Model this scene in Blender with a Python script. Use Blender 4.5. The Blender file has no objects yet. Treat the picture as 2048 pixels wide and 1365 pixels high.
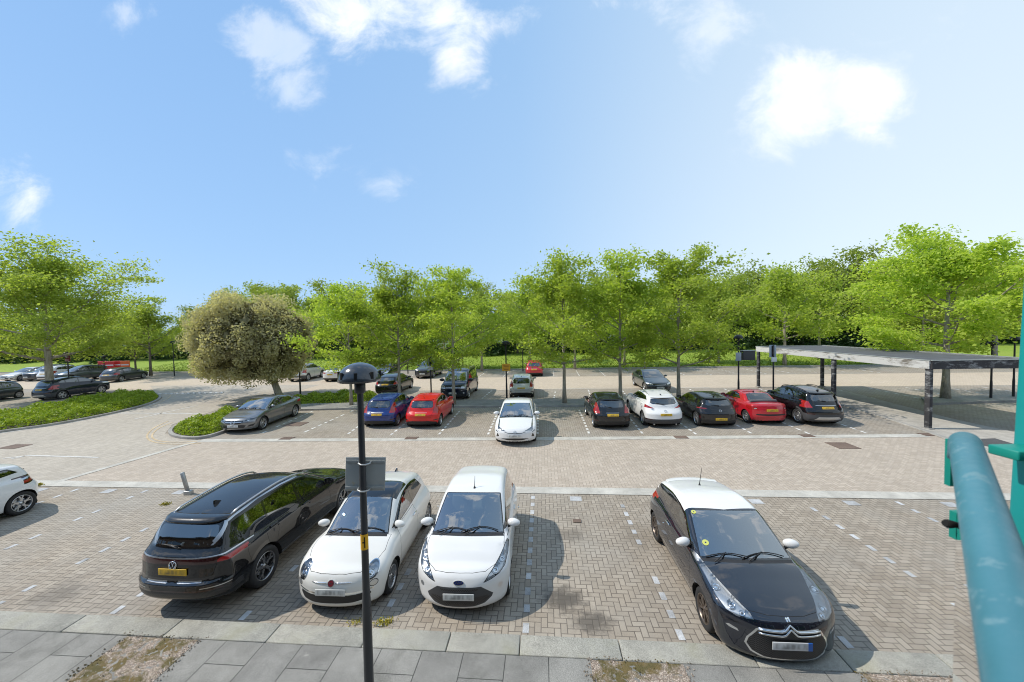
import bpy, bmesh, math, random
import numpy as np
from mathutils import Vector, Matrix
R = math.radians
SC = bpy.context.scene
COL = SC.collection

# ---------------------------------------------------------------- camera
CF, CPX, CPY, CPITCH, CROLL, CH = 748.4, 1024.0, 682.5, 0.0374, 0.0215, 4.858
cam_data = bpy.data.cameras.new('camera')
cam = bpy.data.objects.new('camera', cam_data); COL.objects.link(cam)
cam_data.sensor_width = 36.0; cam_data.lens = CF * 36.0 / 2048.0
cam_data.clip_start = 0.03; cam_data.clip_end = 5000
cam.matrix_world = (Matrix.Translation((0, 0, CH)) @ Matrix.Rotation(R(90) - CPITCH, 4, 'X')
                    @ Matrix.Rotation(-CROLL, 4, 'Z'))
cam_data.dof.use_dof = True; cam_data.dof.focus_distance = 13.0; cam_data.dof.aperture_fstop = 3.2
SC.camera = cam

def ray(px, py):
    x = (px - CPX) / CF; y = -(py - CPY) / CF
    c, s = math.cos(CROLL), math.sin(CROLL)
    xr = c * x + s * y; yr = -s * x + c * y
    cp, sp = math.cos(CPITCH), math.sin(CPITCH)
    return Vector((xr, cp + sp * yr, -sp + cp * yr))
def G(px, py, z=0.0):
    d = ray(px, py); t = (z - CH) / d.z
    return Vector((d.x * t, d.y * t, z))
def atY(px, py, Y):
    d = ray(px, py); t = Y / d.y
    return Vector((d.x * t, Y, CH + d.z * t))

# ---------------------------------------------------------------- sky, sun, exposure
SUN_EL, SUN_AZ = 48.0, 174.0            # direction the sun stands in: azimuth counted from +X counterclockwise
world = bpy.data.worlds.new('World'); SC.world = world; world.use_nodes = True
SC.view_settings.view_transform = 'Standard'; SC.view_settings.look = 'None'
SC.view_settings.exposure = 0.74; SC.view_settings.gamma = 1.0; SC.cycles.filter_width = 1.05
sun_d = bpy.data.lights.new('sun', 'SUN'); sun_d.energy = 2.45; sun_d.angle = R(0.6); sun_d.color = (1.0, 0.93, 0.82)
sun = bpy.data.objects.new('sun', sun_d); COL.objects.link(sun)
_sd = Vector((math.cos(R(SUN_EL)) * math.cos(R(SUN_AZ)), math.cos(R(SUN_EL)) * math.sin(R(SUN_AZ)), math.sin(R(SUN_EL))))
sun.rotation_euler = _sd.to_track_quat('Z', 'Y').to_euler(); sun.location = (-30, 0, 40)

class NT:
    """small helper to write node trees as expressions"""
    def __init__(s, tree): s.t = tree; s.n = tree.nodes; s.l = tree.links
    def link(s, v, sock):
        if isinstance(v, (int, float)): sock.default_value = v
        elif isinstance(v, (tuple, list)):
            sock.default_value = tuple(v) if len(v) == len(sock.default_value) else tuple(v) + (1.0,)
        else: s.l.new(v, sock)
    def node(s, typ, ins=None, out=0, **kw):
        n = s.n.new(typ)
        for k, v in kw.items(): setattr(n, k, v)
        for k, v in (ins or {}).items(): s.link(v, n.inputs[k])
        return n.outputs[out]
    def m(s, op, a, b=0.0, c=0.0, clamp=False):
        n = s.n.new('ShaderNodeMath'); n.operation = op; n.use_clamp = clamp
        s.link(a, n.inputs[0]); s.link(b, n.inputs[1]); s.link(c, n.inputs[2]); return n.outputs[0]
    def sep(s, v):
        n = s.n.new('ShaderNodeSeparateXYZ'); s.link(v, n.inputs[0]); return n.outputs
    def comb(s, x, y, z=0.0):
        n = s.n.new('ShaderNodeCombineXYZ')
        for i, v in enumerate((x, y, z)): s.link(v, n.inputs[i])
        return n.outputs[0]
    def noise(s, vec, scale, detail=3.0, rough=0.55, out=0, dist=0.0):
        return s.node('ShaderNodeTexNoise', {'Vector': vec, 'Scale': scale, 'Detail': detail, 'Roughness': rough, 'Distortion': dist}, out)
    def ramp(s, f, stops):
        n = s.n.new('ShaderNodeValToRGB'); s.link(f, n.inputs[0]); e = n.color_ramp.elements
        while len(e) < len(stops): e.new(0.5)
        for q, (p, c) in zip(e, stops):
            q.position = p; q.color = (c, c, c, 1) if isinstance(c, (int, float)) else tuple(c) + (1,)
        return n.outputs[0]
    def mr(s, v, a, b, c=0.0, d=1.0, smooth=False):
        n = s.n.new('ShaderNodeMapRange'); n.clamp = True
        if smooth: n.interpolation_type = 'SMOOTHSTEP'
        for i, q in enumerate((v, a, b, c, d)): s.link(q, n.inputs[i])
        return n.outputs[0]
    def mix(s, f, a, b, typ='MIX'):
        n = s.n.new('ShaderNodeMix'); n.data_type = 'RGBA'; n.blend_type = typ
        s.link(f, n.inputs[0]); s.link(a, n.inputs[6]); s.link(b, n.inputs[7]); return n.outputs[2]

def build_world():
    t = NT(world.node_tree); t.n.clear()
    sky = t.node('ShaderNodeTexSky', sky_type='NISHITA', sun_disc=False, sun_elevation=R(SUN_EL),
                 sun_rotation=R(90 - SUN_AZ), altitude=50, air_density=1.0, dust_density=0.6, ozone_density=1.6)
    d = t.node('ShaderNodeTexCoord', out=0)
    x, y, z = t.sep(d)
    ysafe = t.m('MAXIMUM', y, 0.05)
    gx = t.m('DIVIDE', x, ysafe); gz = t.m('DIVIDE', z, ysafe)     # where the ray meets a vertical wall of air to the north
    front = t.mr(y, 0.02, 0.2)
    dirv = t.node('ShaderNodeVectorMath', {0: d}, operation='NORMALIZE')
    # noise in direction space, stretched a little sideways
    sc = t.comb(t.m('MULTIPLY', gx, 0.8), gz, 0.0)
    n1 = t.noise(sc, 6.0, 10.0, 0.64, dist=0.35)
    n0 = t.noise(sc, 2.6, 3.0, 0.5)
    blobs = [  # centre px, py, half width, half height, weight, softness
        (800, 25, 172, 66, .90), (912, 110, 62, 80, .85), (690, 20, 82, 70, .78), (1630, 215, 150, 72, 1.05), (1590, 160, 110, 50, .75), (1545, 275, 70, 45, .7), (1740, 190, 60, 50, .7),
        (40, 390, 75, 62, 1.15), (1250, 12, 190, 40, .62)]
    wisps = [(585, 185, 66, 42, 1.5), (525, 70, 70, 45, 1.3), (575, 98, 55, 28, 1.2), (640, 318, 75, 36, 1.0), (250, 25, 60, 40, .9), (1400, 140, 50, 45, 1.1), (1425, 45, 60, 50, 1.1), (1800, 70, 150, 60, .5), (765, 375, 56, 25, 1.0)]
    def total(bl):
        tot = None
        for (px, py, hw, hh, w) in bl:
            r = ray(px, py); cx, cz = r.x / r.y, r.z / r.y
            a = t.m('DIVIDE', t.m('SUBTRACT', gx, cx), hw / CF * 1.25); b = t.m('DIVIDE', t.m('SUBTRACT', gz, cz), hh / CF * 1.25)
            q = t.m('ADD', t.m('MULTIPLY', a, a), t.m('MULTIPLY', b, b))
            g = t.m('MULTIPLY', t.m('EXPONENT', t.m('MULTIPLY', q, -1.1)), w)
            tot = g if tot is None else t.m('ADD', tot, g)
        return tot
    nn = t.m('ADD', t.m('MULTIPLY', n1, 0.75), t.m('MULTIPLY', n0, 0.25))
    def cover(tot, gain): 
        c = t.mr(t.m('ADD', t.m('MULTIPLY', tot, 0.52), t.m('MULTIPLY', t.m('SUBTRACT', nn, 0.5), gain)), 0.20, 0.78, smooth=True)
        return t.m('MULTIPLY', t.m('MULTIPLY', c, t.mr(tot, 0.05, 0.38)), front)
    c1 = t.m('MAXIMUM', cover(total(blobs), 2.1), t.m('MULTIPLY', cover(total(wisps), 2.6), 0.5))
    # broken cloud overhead and behind, which only the car paint and glass reflect
    n2 = t.noise(d, 4.2, 8.0, 0.62, dist=0.4)
    c2 = t.mr(n2, 0.50, 0.62, smooth=True)
    over = t.m('MAXIMUM', t.mr(y, 0.15, -0.1), t.mr(gz, 0.90, 1.04))
    c2 = t.m('MULTIPLY', t.m('MULTIPLY', c2, over), 0.85)
    cl = t.m('MAXIMUM', c1, c2)
    # thin bright haze: low down and towards the east
    zn = t.mr(z, -0.02, 0.75, smooth=False)
    east = t.mr(t.m('ADD', x, t.m('MULTIPLY', z, 0.05)), -0.75, 0.85, smooth=True)
    pale = t.mix(zn, (0.37, 0.50, 0.635), (0.275, 0.425, 0.605)); deep = t.mix(zn, (0.235, 0.385, 0.595), (0.140, 0.285, 0.525))
    air = t.mix(east, deep, t.mix(t.mr(east, .5, 1.0), pale, t.mix(zn, (0.53, 0.60, 0.655), (0.45, 0.555, 0.645))))
    air = t.mix(1.0, air, t.ramp(t.mr(z, .70, .97), [(0, 1.0), (1, .85)]), 'MULTIPLY')
    skyc = t.mix(1.0, sky, (0.10, 0.10, 0.10), 'MULTIPLY')
    c = t.mix(0.85, skyc, air)
    c = t.mix(cl, c, t.mix(t.mr(nn, .35, .62), (0.56, 0.62, 0.69), (0.645, 0.665, 0.685)))
    bg = t.n.new('ShaderNodeBackground'); t.link(c, bg.inputs[0]); bg.inputs[1].default_value = 1.0
    out = t.n.new('ShaderNodeOutputWorld'); t.l.new(bg.outputs[0], out.inputs[0])
build_world()

# ---------------------------------------------------------------- lot frame: u along the bay rows, v away from the camera
PHI = R(-4.7)
UX, UY = math.cos(PHI), math.sin(PHI)
def L2W(u, v, z=0.0): return Vector((u * UX - v * UY, u * UY + v * UX, z))
def W2L(p): return (p.x * UX + p.y * UY, -p.x * UY + p.y * UX)

# ---------------------------------------------------------------- objects and tags
def tag(o, label=None, cat=None, group=None, kind=None):
    if label: o['label'] = label
    if cat: o['category'] = cat
    if group: o['group'] = group
    if kind: o['kind'] = kind
    return o
def link_mesh(name, me, parent=None, loc=None):
    o = bpy.data.objects.new(name, me); COL.objects.link(o)
    if parent is not None: o.parent = parent
    if loc is not None: o.location = loc
    return o
def empty(name, loc=(0, 0, 0), rz=0.0):
    o = bpy.data.objects.new(name, None); COL.objects.link(o); o.empty_display_size = 0.3
    o.location = loc; o.rotation_euler = (0, 0, rz); return o
def mesh_from(name, verts, faces, mats=(), fm=None, smooth=False):
    me = bpy.data.meshes.new(name); me.from_pydata([tuple(map(float, v)) for v in verts], [], [tuple(map(int, f)) for f in faces])
    for m in mats: me.materials.append(m)
    if fm is not None: me.polygons.foreach_set('material_index', np.array(fm, dtype=np.int32))
    if smooth: me.polygons.foreach_set('use_smooth', np.ones(len(me.polygons), dtype=bool))
    me.update(); return me
class MB:
    """collects shapes into one mesh"""
    def __init__(s): s.v = []; s.f = []; s.mi = []; s.sm = []
    def add(s, vs, fs, mi=0, smooth=False):
        o = len(s.v); s.v += [tuple(v) for v in vs]
        for f in fs: s.f.append(tuple(i + o for i in f)); s.mi.append(mi); s.sm.append(smooth)
    def box(s, c, d, rz=0.0, mi=0, M=None):
        hx, hy, hz = d[0] / 2, d[1] / 2, d[2] / 2
        m = Matrix.Translation(c) @ (M if M is not None else Matrix.Rotation(rz, 4, 'Z'))
        vs = [m @ Vector((x * hx, y * hy, z * hz)) for x in (-1, 1) for y in (-1, 1) for z in (-1, 1)]
        s.add(vs, [(0, 1, 3, 2), (4, 6, 7, 5), (0, 4, 5, 1), (2, 3, 7, 6), (0, 2, 6, 4), (1, 5, 7, 3)], mi)
    def rbox(s, c, d, r=0.03, mi=0, M=None, seg=3):
        """box with rounded edges"""
        bm = bmesh.new(); bmesh.ops.create_cube(bm, size=1.0)
        for v in bm.verts: v.co = Vector((v.co.x * d[0], v.co.y * d[1], v.co.z * d[2]))
        bmesh.ops.bevel(bm, geom=bm.edges[:] + bm.verts[:], offset=min(r, min(d) * 0.49), segments=seg, affect='EDGES', profile=0.5)
        m = Matrix.Translation(c) @ (M if M is not None else Matrix.Identity(4))
        bm.verts.index_update()
        s.add([m @ v.co for v in bm.verts], [[v.index for v in f.verts] for f in bm.faces], mi, True); bm.free()
    def tube(s, pts, rad, n=8, mi=0, caps=True, smooth=True):
        pts = [Vector(p) for p in pts]; rad = rad if isinstance(rad, (list, tuple)) else [rad] * len(pts)
        vs = []; up = None
        for i, p in enumerate(pts):
            t = (pts[min(i + 1, len(pts) - 1)] - pts[max(i - 1, 0)]).normalized()
            if up is None: up = t.orthogonal().normalized()
            up = (up - t * up.dot(t)).normalized(); sd = t.cross(up)
            for k in range(n):
                a = 2 * math.pi * k / n; vs.append(p + (up * math.cos(a) + sd * math.sin(a)) * rad[i])
        fs = []
        for i in range(len(pts) - 1):
            for k in range(n): fs.append((i * n + k, i * n + (k + 1) % n, (i + 1) * n + (k + 1) % n, (i + 1) * n + k))
        s.add(vs, fs, mi, smooth)
        if caps:
            o = len(s.v) - len(vs)
            s.f.append(tuple(o + k for k in reversed(range(n)))); s.mi.append(mi); s.sm.append(False)
            s.f.append(tuple(o + (len(pts) - 1) * n + k for k in range(n))); s.mi.append(mi); s.sm.append(False)
    def lathe(s, prof, n=24, M=None, mi=0, smooth=True):
        """prof: (radius, height) pairs, turned about the local z axis"""
        M = M if M is not None else Matrix.Identity(4); vs = []
        for r, h in prof:
            for k in range(n):
                a = 2 * math.pi * k / n; vs.append(M @ Vector((r * math.cos(a), r * math.sin(a), h)))
        fs = [(i * n + k, i * n + (k + 1) % n, (i + 1) * n + (k + 1) % n, (i + 1) * n + k) for i in range(len(prof) - 1) for k in range(n)]
        s.add(vs, fs, mi, smooth)
    def prism(s, poly, h0, h1, M=None, mi=0):
        """2D polygon extruded from h0 to h1 along local z"""
        M = M if M is not None else Matrix.Identity(4); n = len(poly)
        vs = [M @ Vector((p[0], p[1], h0)) for p in poly] + [M @ Vector((p[0], p[1], h1)) for p in poly]
        s.add(vs, [tuple(reversed(range(n))), tuple(range(n, 2 * n))] + [(k, (k + 1) % n, n + (k + 1) % n, n + k) for k in range(n)], mi)
    def mesh(s, name, mats):
        me = mesh_from(name, s.v, s.f, mats, s.mi)
        me.polygons.foreach_set('use_smooth', np.array(s.sm, dtype=bool)); me.update(); return me
    def build(s, name, mats, parent=None, loc=None):
        return link_mesh(name, s.mesh(name, mats if isinstance(mats, (list, tuple)) else [mats]), parent, loc)
def copy_tree(o, parent=None):
    c = o.copy(); COL.objects.link(c)
    if parent is not None: c.parent = parent
    for ch in list(o.children): copy_tree(ch, c)
    return c

# ---------------------------------------------------------------- materials
def principled(name, base=(0.5, 0.5, 0.5), rough=0.5, metal=0.0, coat=0.0, coat_rough=0.03, ior=1.5, spec=0.5, emit=None):
    m = bpy.data.materials.new(name); m.use_nodes = True; t = NT(m.node_tree)
    b = t.n['Principled BSDF']
    b.inputs['Base Color'].default_value = tuple(base) + (1,); b.inputs['Roughness'].default_value = rough
    b.inputs['Metallic'].default_value = metal; b.inputs['Coat Weight'].default_value = coat
    b.inputs['Coat Roughness'].default_value = coat_rough; b.inputs['IOR'].default_value = ior
    b.inputs['Specular IOR Level'].default_value = spec
    return m, t, b
def obj_co(t): return t.node('ShaderNodeTexCoord', out=3)
def paint(name, base, metal=0.0, rough=0.38, dust=0.06, cior=None):
    m, t, b = principled(name, base, rough, metal, 1.0, 0.02, 1.5, 0.5 if metal else 0.08)
    co = obj_co(t); n = t.noise(co, 3.0, 5.0, 0.6)
    z = t.sep(co)[2]
    low = t.mr(z, 0.75, 0.2, 0.0, 1.0)
    f = t.m('MULTIPLY', t.m('ADD', t.mr(n, 0.4, 0.75), t.m('MULTIPLY', low, 0.9)), dust)
    t.link(t.mix(f, tuple(base), (0.30, 0.27, 0.23)), b.inputs['Base Color'])
    b.inputs['Coat IOR'].default_value = cior or (1.5 if max(base) > .3 else 1.58)
    t.link(t.m('ADD', t.m('MULTIPLY', f, 0.4), 0.012), b.inputs['Coat Roughness'])
    return m
def glass(name, tint=(0.62, 0.72, 0.70), boost=0.06, rough=0.0):
    m = bpy.data.materials.new(name); m.use_nodes = True; t = NT(m.node_tree); t.n.clear()
    fr = t.node('ShaderNodeFresnel', {'IOR': 1.5})
    f = t.m('ADD', t.m('MULTIPLY', fr, 1.35), boost, clamp=True)
    a = t.n.new('ShaderNodeBsdfTransparent'); a.inputs[0].default_value = tuple(tint) + (1,)
    g = t.n.new('ShaderNodeBsdfGlossy'); g.inputs[1].default_value = rough; g.inputs[0].default_value = (1, 1, 1, 1)
    mx = t.n.new('ShaderNodeMixShader'); t.link(f, mx.inputs[0]); t.l.new(a.outputs[0], mx.inputs[1]); t.l.new(g.outputs[0], mx.inputs[2])
    o = t.n.new('ShaderNodeOutputMaterial'); t.l.new(mx.outputs[0], o.inputs[0]); return m
M = {}
M['trim'] = principled('black_trim', (0.02, 0.02, 0.021), 0.55)[0]
M['gap'] = principled('panel_gap', (0.006, 0.006, 0.006), 0.9)[0]
M['cladding'] = principled('grey_cladding', (0.055, 0.056, 0.06), 0.6)[0]
M['gloss_black'] = principled('gloss_black', (0.008, 0.008, 0.009), 0.08, 0, 1.0)[0]
M['chrome'] = principled('chrome', (0.78, 0.79, 0.80), 0.12, 1.0)[0]
M['satin'] = principled('satin_silver', (0.55, 0.56, 0.57), 0.3, 0.9)[0]
M['tyre'] = principled('tyre_rubber', (0.022, 0.022, 0.023), 0.8)[0]
M['well'] = principled('wheel_well', (0.01, 0.01, 0.01), 0.9)[0]
M['rim_silver'] = principled('rim_silver', (0.52, 0.53, 0.55), 0.28, 0.85)[0]
M['rim_dark'] = principled('rim_dark', (0.075, 0.075, 0.08), 0.25, 0.75)[0]
M['rim_mid'] = principled('rim_mid', (0.30, 0.30, 0.31), 0.25, 0.85)[0]
M['rim_bronze'] = principled('rim_bronze', (0.16, 0.13, 0.11), 0.35, 0.7)[0]
M['interior'] = principled('cabin_fabric', (0.035, 0.035, 0.038), 0.85)[0]
M['seat_light'] = principled('seat_fabric', (0.10, 0.10, 0.105), 0.85)[0]
M['dash'] = principled('dashboard_plastic', (0.045, 0.046, 0.05), 0.6)[0]
M['glass'] = glass('window_glass', (0.62, 0.72, 0.70), 0.12); M['glass_clear'] = glass('windscreen_glass', (0.74, 0.83, 0.81), 0.32)
M['glass_dark'] = glass('privacy_glass', (0.10, 0.11, 0.12), 0.16)
M['glass_far'] = principled('dark_window_glass', (0.014, 0.02, 0.023), 0.03, 0, 1.0, 0.02, 2.2)[0]
M['lens'] = glass('lamp_lens', (0.92, 0.94, 0.96), 0.08)
M['reflector'] = principled('lamp_reflector', (0.66, 0.67, 0.68), 0.38, 0.85)[0]
M['red_lens'] = principled('red_lamp_lens', (0.34, 0.012, 0.012), 0.12, 0, 1.0)[0]
M['red_dark'] = principled('smoked_red_lens', (0.035, 0.004, 0.005), 0.12, 0, 1.0)[0]
M['orange'] = principled('amber_lens', (0.7, 0.18, 0.02), 0.2)[0]
M['badge_red'] = principled('badge_red', (0.15, 0.008, 0.015), 0.25, 0.0, 1.0)[0]
M['badge_blue'] = principled('badge_blue', (0.01, 0.025, 0.12), 0.2, 0.2, 1.0)[0]
M['sticker'] = principled('yellow_sticker', (0.55, 0.58, 0.14), 0.5)[0]
def plate_mat(name, base, blue=False):
    m, t, b = principled(name, base, 0.35)
    co = obj_co(t); s = t.sep(co)
    n = t.noise(t.comb(t.m('MULTIPLY', s[1], 16.0), t.m('MULTIPLY', s[2], 9.0), 3.3), 1.0, 1.0, 0.4)
    inb = t.m('MULTIPLY', t.mr(t.m('ABSOLUTE', s[1]), 0.20, 0.235, 1.0, 0.0), t.mr(t.m('ABSOLUTE', s[2]), 0.022, 0.05, 1.0, 0.0))
    f = t.m('MULTIPLY', t.m('MULTIPLY', t.mr(n, 0.36, 0.66), inb), 0.7)
    c = t.mix(f, tuple(base), (0.06, 0.055, 0.05))
    if blue: c = t.mix(t.mr(s[1], 0.198, 0.202), c, (0.01, 0.12, 0.5))
    t.link(c, b.inputs['Base Color']); return m
M['plate_w'] = plate_mat('white_number_plate', (0.66, 0.67, 0.65)); M['plate_y'] = plate_mat('yellow_number_plate', (0.70, 0.44, 0.03))
M['plate_b'] = plate_mat('white_number_plate_blue_end', (0.62, 0.64, 0.66), True)
def mesh_grille():
    m, t, b = principled('grille_mesh', (0.012, 0.012, 0.013), 0.4)
    co = obj_co(t); s = t.sep(co)
    a = t.m('PINGPONG', t.m('MULTIPLY', t.m('ADD', s[1], t.m('MULTIPLY', s[2], 1.3)), 26.0), 0.5)
    c = t.m('PINGPONG', t.m('MULTIPLY', t.m('SUBTRACT', s[1], t.m('MULTIPLY', s[2], 1.3)), 26.0), 0.5)
    f = t.m('LESS_THAN', t.m('MINIMUM', a, c), 0.09)
    t.link(t.mix(f, (0.004, 0.004, 0.004), (0.07, 0.07, 0.075)), b.inputs['Base Color'])
    return m
M['mesh'] = mesh_grille()
# ================================================================ setting: ground, paving, kerbs, markings
def herring(t, co, w, wob=0.0):
    """herringbone of 2:1 blocks; returns (distance to the joint in block widths, random value of the block)"""
    x, y, _ = t.sep(co); x = t.m('DIVIDE', x, w); y = t.m('DIVIDE', y, w)
    i = t.m('FLOOR', x); j = t.m('FLOOR', y); fx = t.m('SUBTRACT', x, i); fy = t.m('SUBTRACT', y, j)
    k = t.m('FLOORED_MODULO', t.m('SUBTRACT', i, j), 4.0)
    k1 = t.m('COMPARE', k, 1.0, 0.1); k2 = t.m('COMPARE', k, 2.0, 0.1); vert = t.m('GREATER_THAN', k, 1.5)
    uh = t.m('ADD', fx, k1); uv = t.m('ADD', fy, k2)
    u = t.m('ADD', t.m('MULTIPLY', uh, t.m('SUBTRACT', 1.0, vert)), t.m('MULTIPLY', uv, vert))
    v = t.m('ADD', t.m('MULTIPLY', fy, t.m('SUBTRACT', 1.0, vert)), t.m('MULTIPLY', fx, vert))
    d = t.m('MINIMUM', t.m('MINIMUM', u, t.m('SUBTRACT', 2.0, u)), t.m('MINIMUM', v, t.m('SUBTRACT', 1.0, v)))
    bi = t.m('SUBTRACT', i, k1); bj = t.m('SUBTRACT', j, k2)
    rnd = t.node('ShaderNodeTexWhiteNoise', {'Vector': t.comb(bi, bj, t.m('MULTIPLY', vert, 7.0))}, 0, noise_dimensions='3D')
    return d, rnd
def paving_mat(name, c0, c1, joint, w=0.105, stain=0.35, big=(0.8, 1.12), mottle=1.0, tint=None, spots=()):
    m, t, b = principled(name, c0, 0.85); co = obj_co(t)
    wob = t.node('ShaderNodeVectorMath', {0: co, 1: t.node('ShaderNodeVectorMath', {0: t.noise(co, 9.0, 2.0, out=1), 3: 0.008}, operation='SCALE')}, operation='ADD')
    d, rnd = herring(t, wob, w)
    n_big = t.noise(co, 0.22, 5.0, 0.62); n_mid = t.noise(co, 1.7, 5.0, 0.65); n_fine = t.noise(co, 60.0, 3.0, 0.6)
    col = t.mix(rnd, c0, c1)
    col = t.mix(1.0, col, t.ramp(n_big, [(.25, big[0]), (.75, big[1])]), 'MULTIPLY')
    col = t.mix(1.0, col, t.ramp(n_mid, [(.2, 1 - .28 * mottle), (.5, 1.0), (.8, 1 + .14 * mottle)]), 'MULTIPLY')
    col = t.mix(1.0, col, t.ramp(n_fine, [(.2, .82), (.8, 1.15)]), 'MULTIPLY')
    if tint: col = t.mix(t.mr(t.noise(co, 0.35, 4.0, 0.6), .42, .68), col, t.mix(rnd, tuple(q * .9 for q in tint), tint))
    # oil spots and worn darker patches
    oil = t.mr(t.noise(co, 0.9, 6.0, 0.7, dist=0.6), .60, .74)
    col = t.mix(t.m('MULTIPLY', oil, stain), col, tuple(q * .42 for q in c0))
    for (su, sv, sr, sw) in spots:
        x, y, _ = t.sep(co); a = t.m('SUBTRACT', x, su); c_ = t.m('MULTIPLY', t.m('SUBTRACT', y, sv), 1.3); r_ = t.m('SQRT', t.m('ADD', t.m('MULTIPLY', a, a), t.m('MULTIPLY', c_, c_)))
        f = t.mr(t.m('ADD', r_, t.m('MULTIPLY', t.m('SUBTRACT', t.noise(co, 5.0, 6.0, .7), .5), sr*1.6)), sr*.25, sr, sw, 0.0, smooth=True); col = t.mix(f, col, (.045, .04, .035))
    dj = t.m('ADD', d, t.m('MULTIPLY', t.m('SUBTRACT', n_fine, .5), .05))
    j = t.mr(dj, .02, .10, 1.0, 0.0)
    col = t.mix(t.m('MULTIPLY', j, t.mr(n_mid, .25, .6, .45, .95)), col, joint)
    t.link(col, b.inputs['Base Color'])
    bump = t.node('ShaderNodeBump', {'Strength': .55, 'Distance': .006, 'Height': t.m('SUBTRACT', t.mr(d, .0, .12), t.m('MULTIPLY', n_fine, .25))})
    t.link(bump, b.inputs['Normal']); t.link(t.mr(n_mid, .3, .7, .75, .95), b.inputs['Roughness']); return m
M['pave_bay'] = paving_mat('herringbone_brown', (.305, .258, .204), (.388, .336, .272), (.085, .072, .058), tint=(.365, .332, .285), spots=[W2L(G(*q))+(r_, w_) for q, r_, w_ in (((1128, 1198), .55, .75), ((1185, 1244), .45, .7), ((1140, 1070), .5, .4), ((110, 1190), .6, .4), ((1300, 840), .6, .35), ((660, 845), .6, .3))])
M['pave_lane'] = paving_mat('herringbone_tan', (.41, .346, .28), (.50, .43, .355), (.25, .212, .175), stain=.16, big=(.92, 1.06), mottle=.5)
M['pave_far'] = paving_mat('herringbone_orange_tan', (.50, .415, .315), (.57, .48, .375), (.33, .275, .22), stain=.15, big=(.92, 1.06), mottle=.5)
M['pave_grey'] = paving_mat('herringbone_grey', (.40, .355, .295), (.49, .44, .37), (.24, .215, .18), stain=.2, big=(.9, 1.06), mottle=.6)
def stone_mat(name, c, speck=.25, stain=.3, moss=None):
    m, t, b = principled(name, c, .9); co = obj_co(t)
    a = t.noise(co, 90.0, 2.0, .7); n = t.noise(co, 1.3, 6.0, .65); n2 = t.noise(co, 6.0, 4.0, .6)
    col = t.mix(1.0, tuple(c), t.ramp(a, [(.3, 1 - speck), (.7, 1 + speck)]), 'MULTIPLY')
    col = t.mix(1.0, col, t.ramp(n, [(.3, 1 - stain), (.65, 1.08)]), 'MULTIPLY'); col = t.mix(1.0, col, t.ramp(n2, [(.3, .88), (.7, 1.06)]), 'MULTIPLY')
    if moss: col = t.mix(t.m('MULTIPLY', t.mr(n, .52, .7), .6), col, moss)
    t.link(col, b.inputs['Base Color'])
    t.link(t.node('ShaderNodeBump', {'Strength': .3, 'Distance': .004, 'Height': a}), b.inputs['Normal']); return m
M['granite'] = stone_mat('kerb_granite', (.37, .36, .315), .42, .3, (.26, .25, .17))
M['band'] = stone_mat('pale_stone_band', (.52, .50, .45), .22, .28)
M['kerb_far'] = stone_mat('kerb_concrete', (.36, .345, .315), .2, .3)
M['concrete'] = stone_mat('pavement_concrete', (.44, .415, .37), .15, .25)
M['median'] = stone_mat('median_paving', (.27, .26, .245), .2, .3)
M['asphalt'] = stone_mat('asphalt', (.085, .085, .088), .3, .2)
M['white_line'] = stone_mat('road_paint_white', (.66, .65, .62), .2, .3)
M['yellow_line'] = stone_mat('road_paint_pale_yellow', (.60, .47, .30), .2, .35)
M['marker'] = stone_mat('marker_block', (.56, .57, .58), .25, .5)
M['marker_far'] = stone_mat('marker_block_far', (.72, .71, .68), .1, .3)
M['iron'] = stone_mat('rusty_iron', (.17, .12, .095), .3, .3)
M['earth'] = stone_mat('bed_earth', (.09, .075, .055), .4, .3)
def slab_mat():
    m, t, b = principled('grey_slabs', (.26, .27, .28), .85); co = obj_co(t)
    x, y, _ = t.sep(co)
    br = t.n.new('ShaderNodeTexBrick'); t.link(t.comb(y, x, 0), br.inputs['Vector']); br.offset = .5
    for k, v in (('Scale', 1.0), ('Mortar Size', .006), ('Mortar Smooth', .1), ('Bias', 0.0), ('Brick Width', .88), ('Row Height', .62)): br.inputs[k].default_value = v
    br.inputs['Color1'].default_value = (.215, .21, .195, 1); br.inputs['Color2'].default_value = (.275, .268, .245, 1); br.inputs['Mortar'].default_value = (.05, .05, .045, 1)
    a = t.noise(co, 110.0, 2.0, .7); n = t.noise(co, 1.6, 6.0, .65)
    col = t.mix(1.0, br.outputs[0], t.ramp(a, [(.3, .62), (.5, 1.0), (.7, 1.45)]), 'MULTIPLY'); col = t.mix(1.0, col, t.ramp(n, [(.3, .7), (.7, 1.15)]), 'MULTIPLY'); d_ = t.noise(co, .8, 7.0, .7, dist=.8); col = t.mix(t.m('MULTIPLY', t.mr(d_, .54, .7), .55), col, (.085, .085, .07)); col = t.mix(t.mr(t.noise(co, 7.0, 5.0, .7), .68, .72, 0, .5), col, (.42, .41, .37))
    t.link(col, b.inputs['Base Color']); t.link(t.node('ShaderNodeBump', {'Strength': .4, 'Distance': .005, 'Height': t.m('SUBTRACT', t.m('MULTIPLY', a, .3), br.outputs[1])}), b.inputs['Normal']); return m
M['slab'] = slab_mat()
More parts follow.
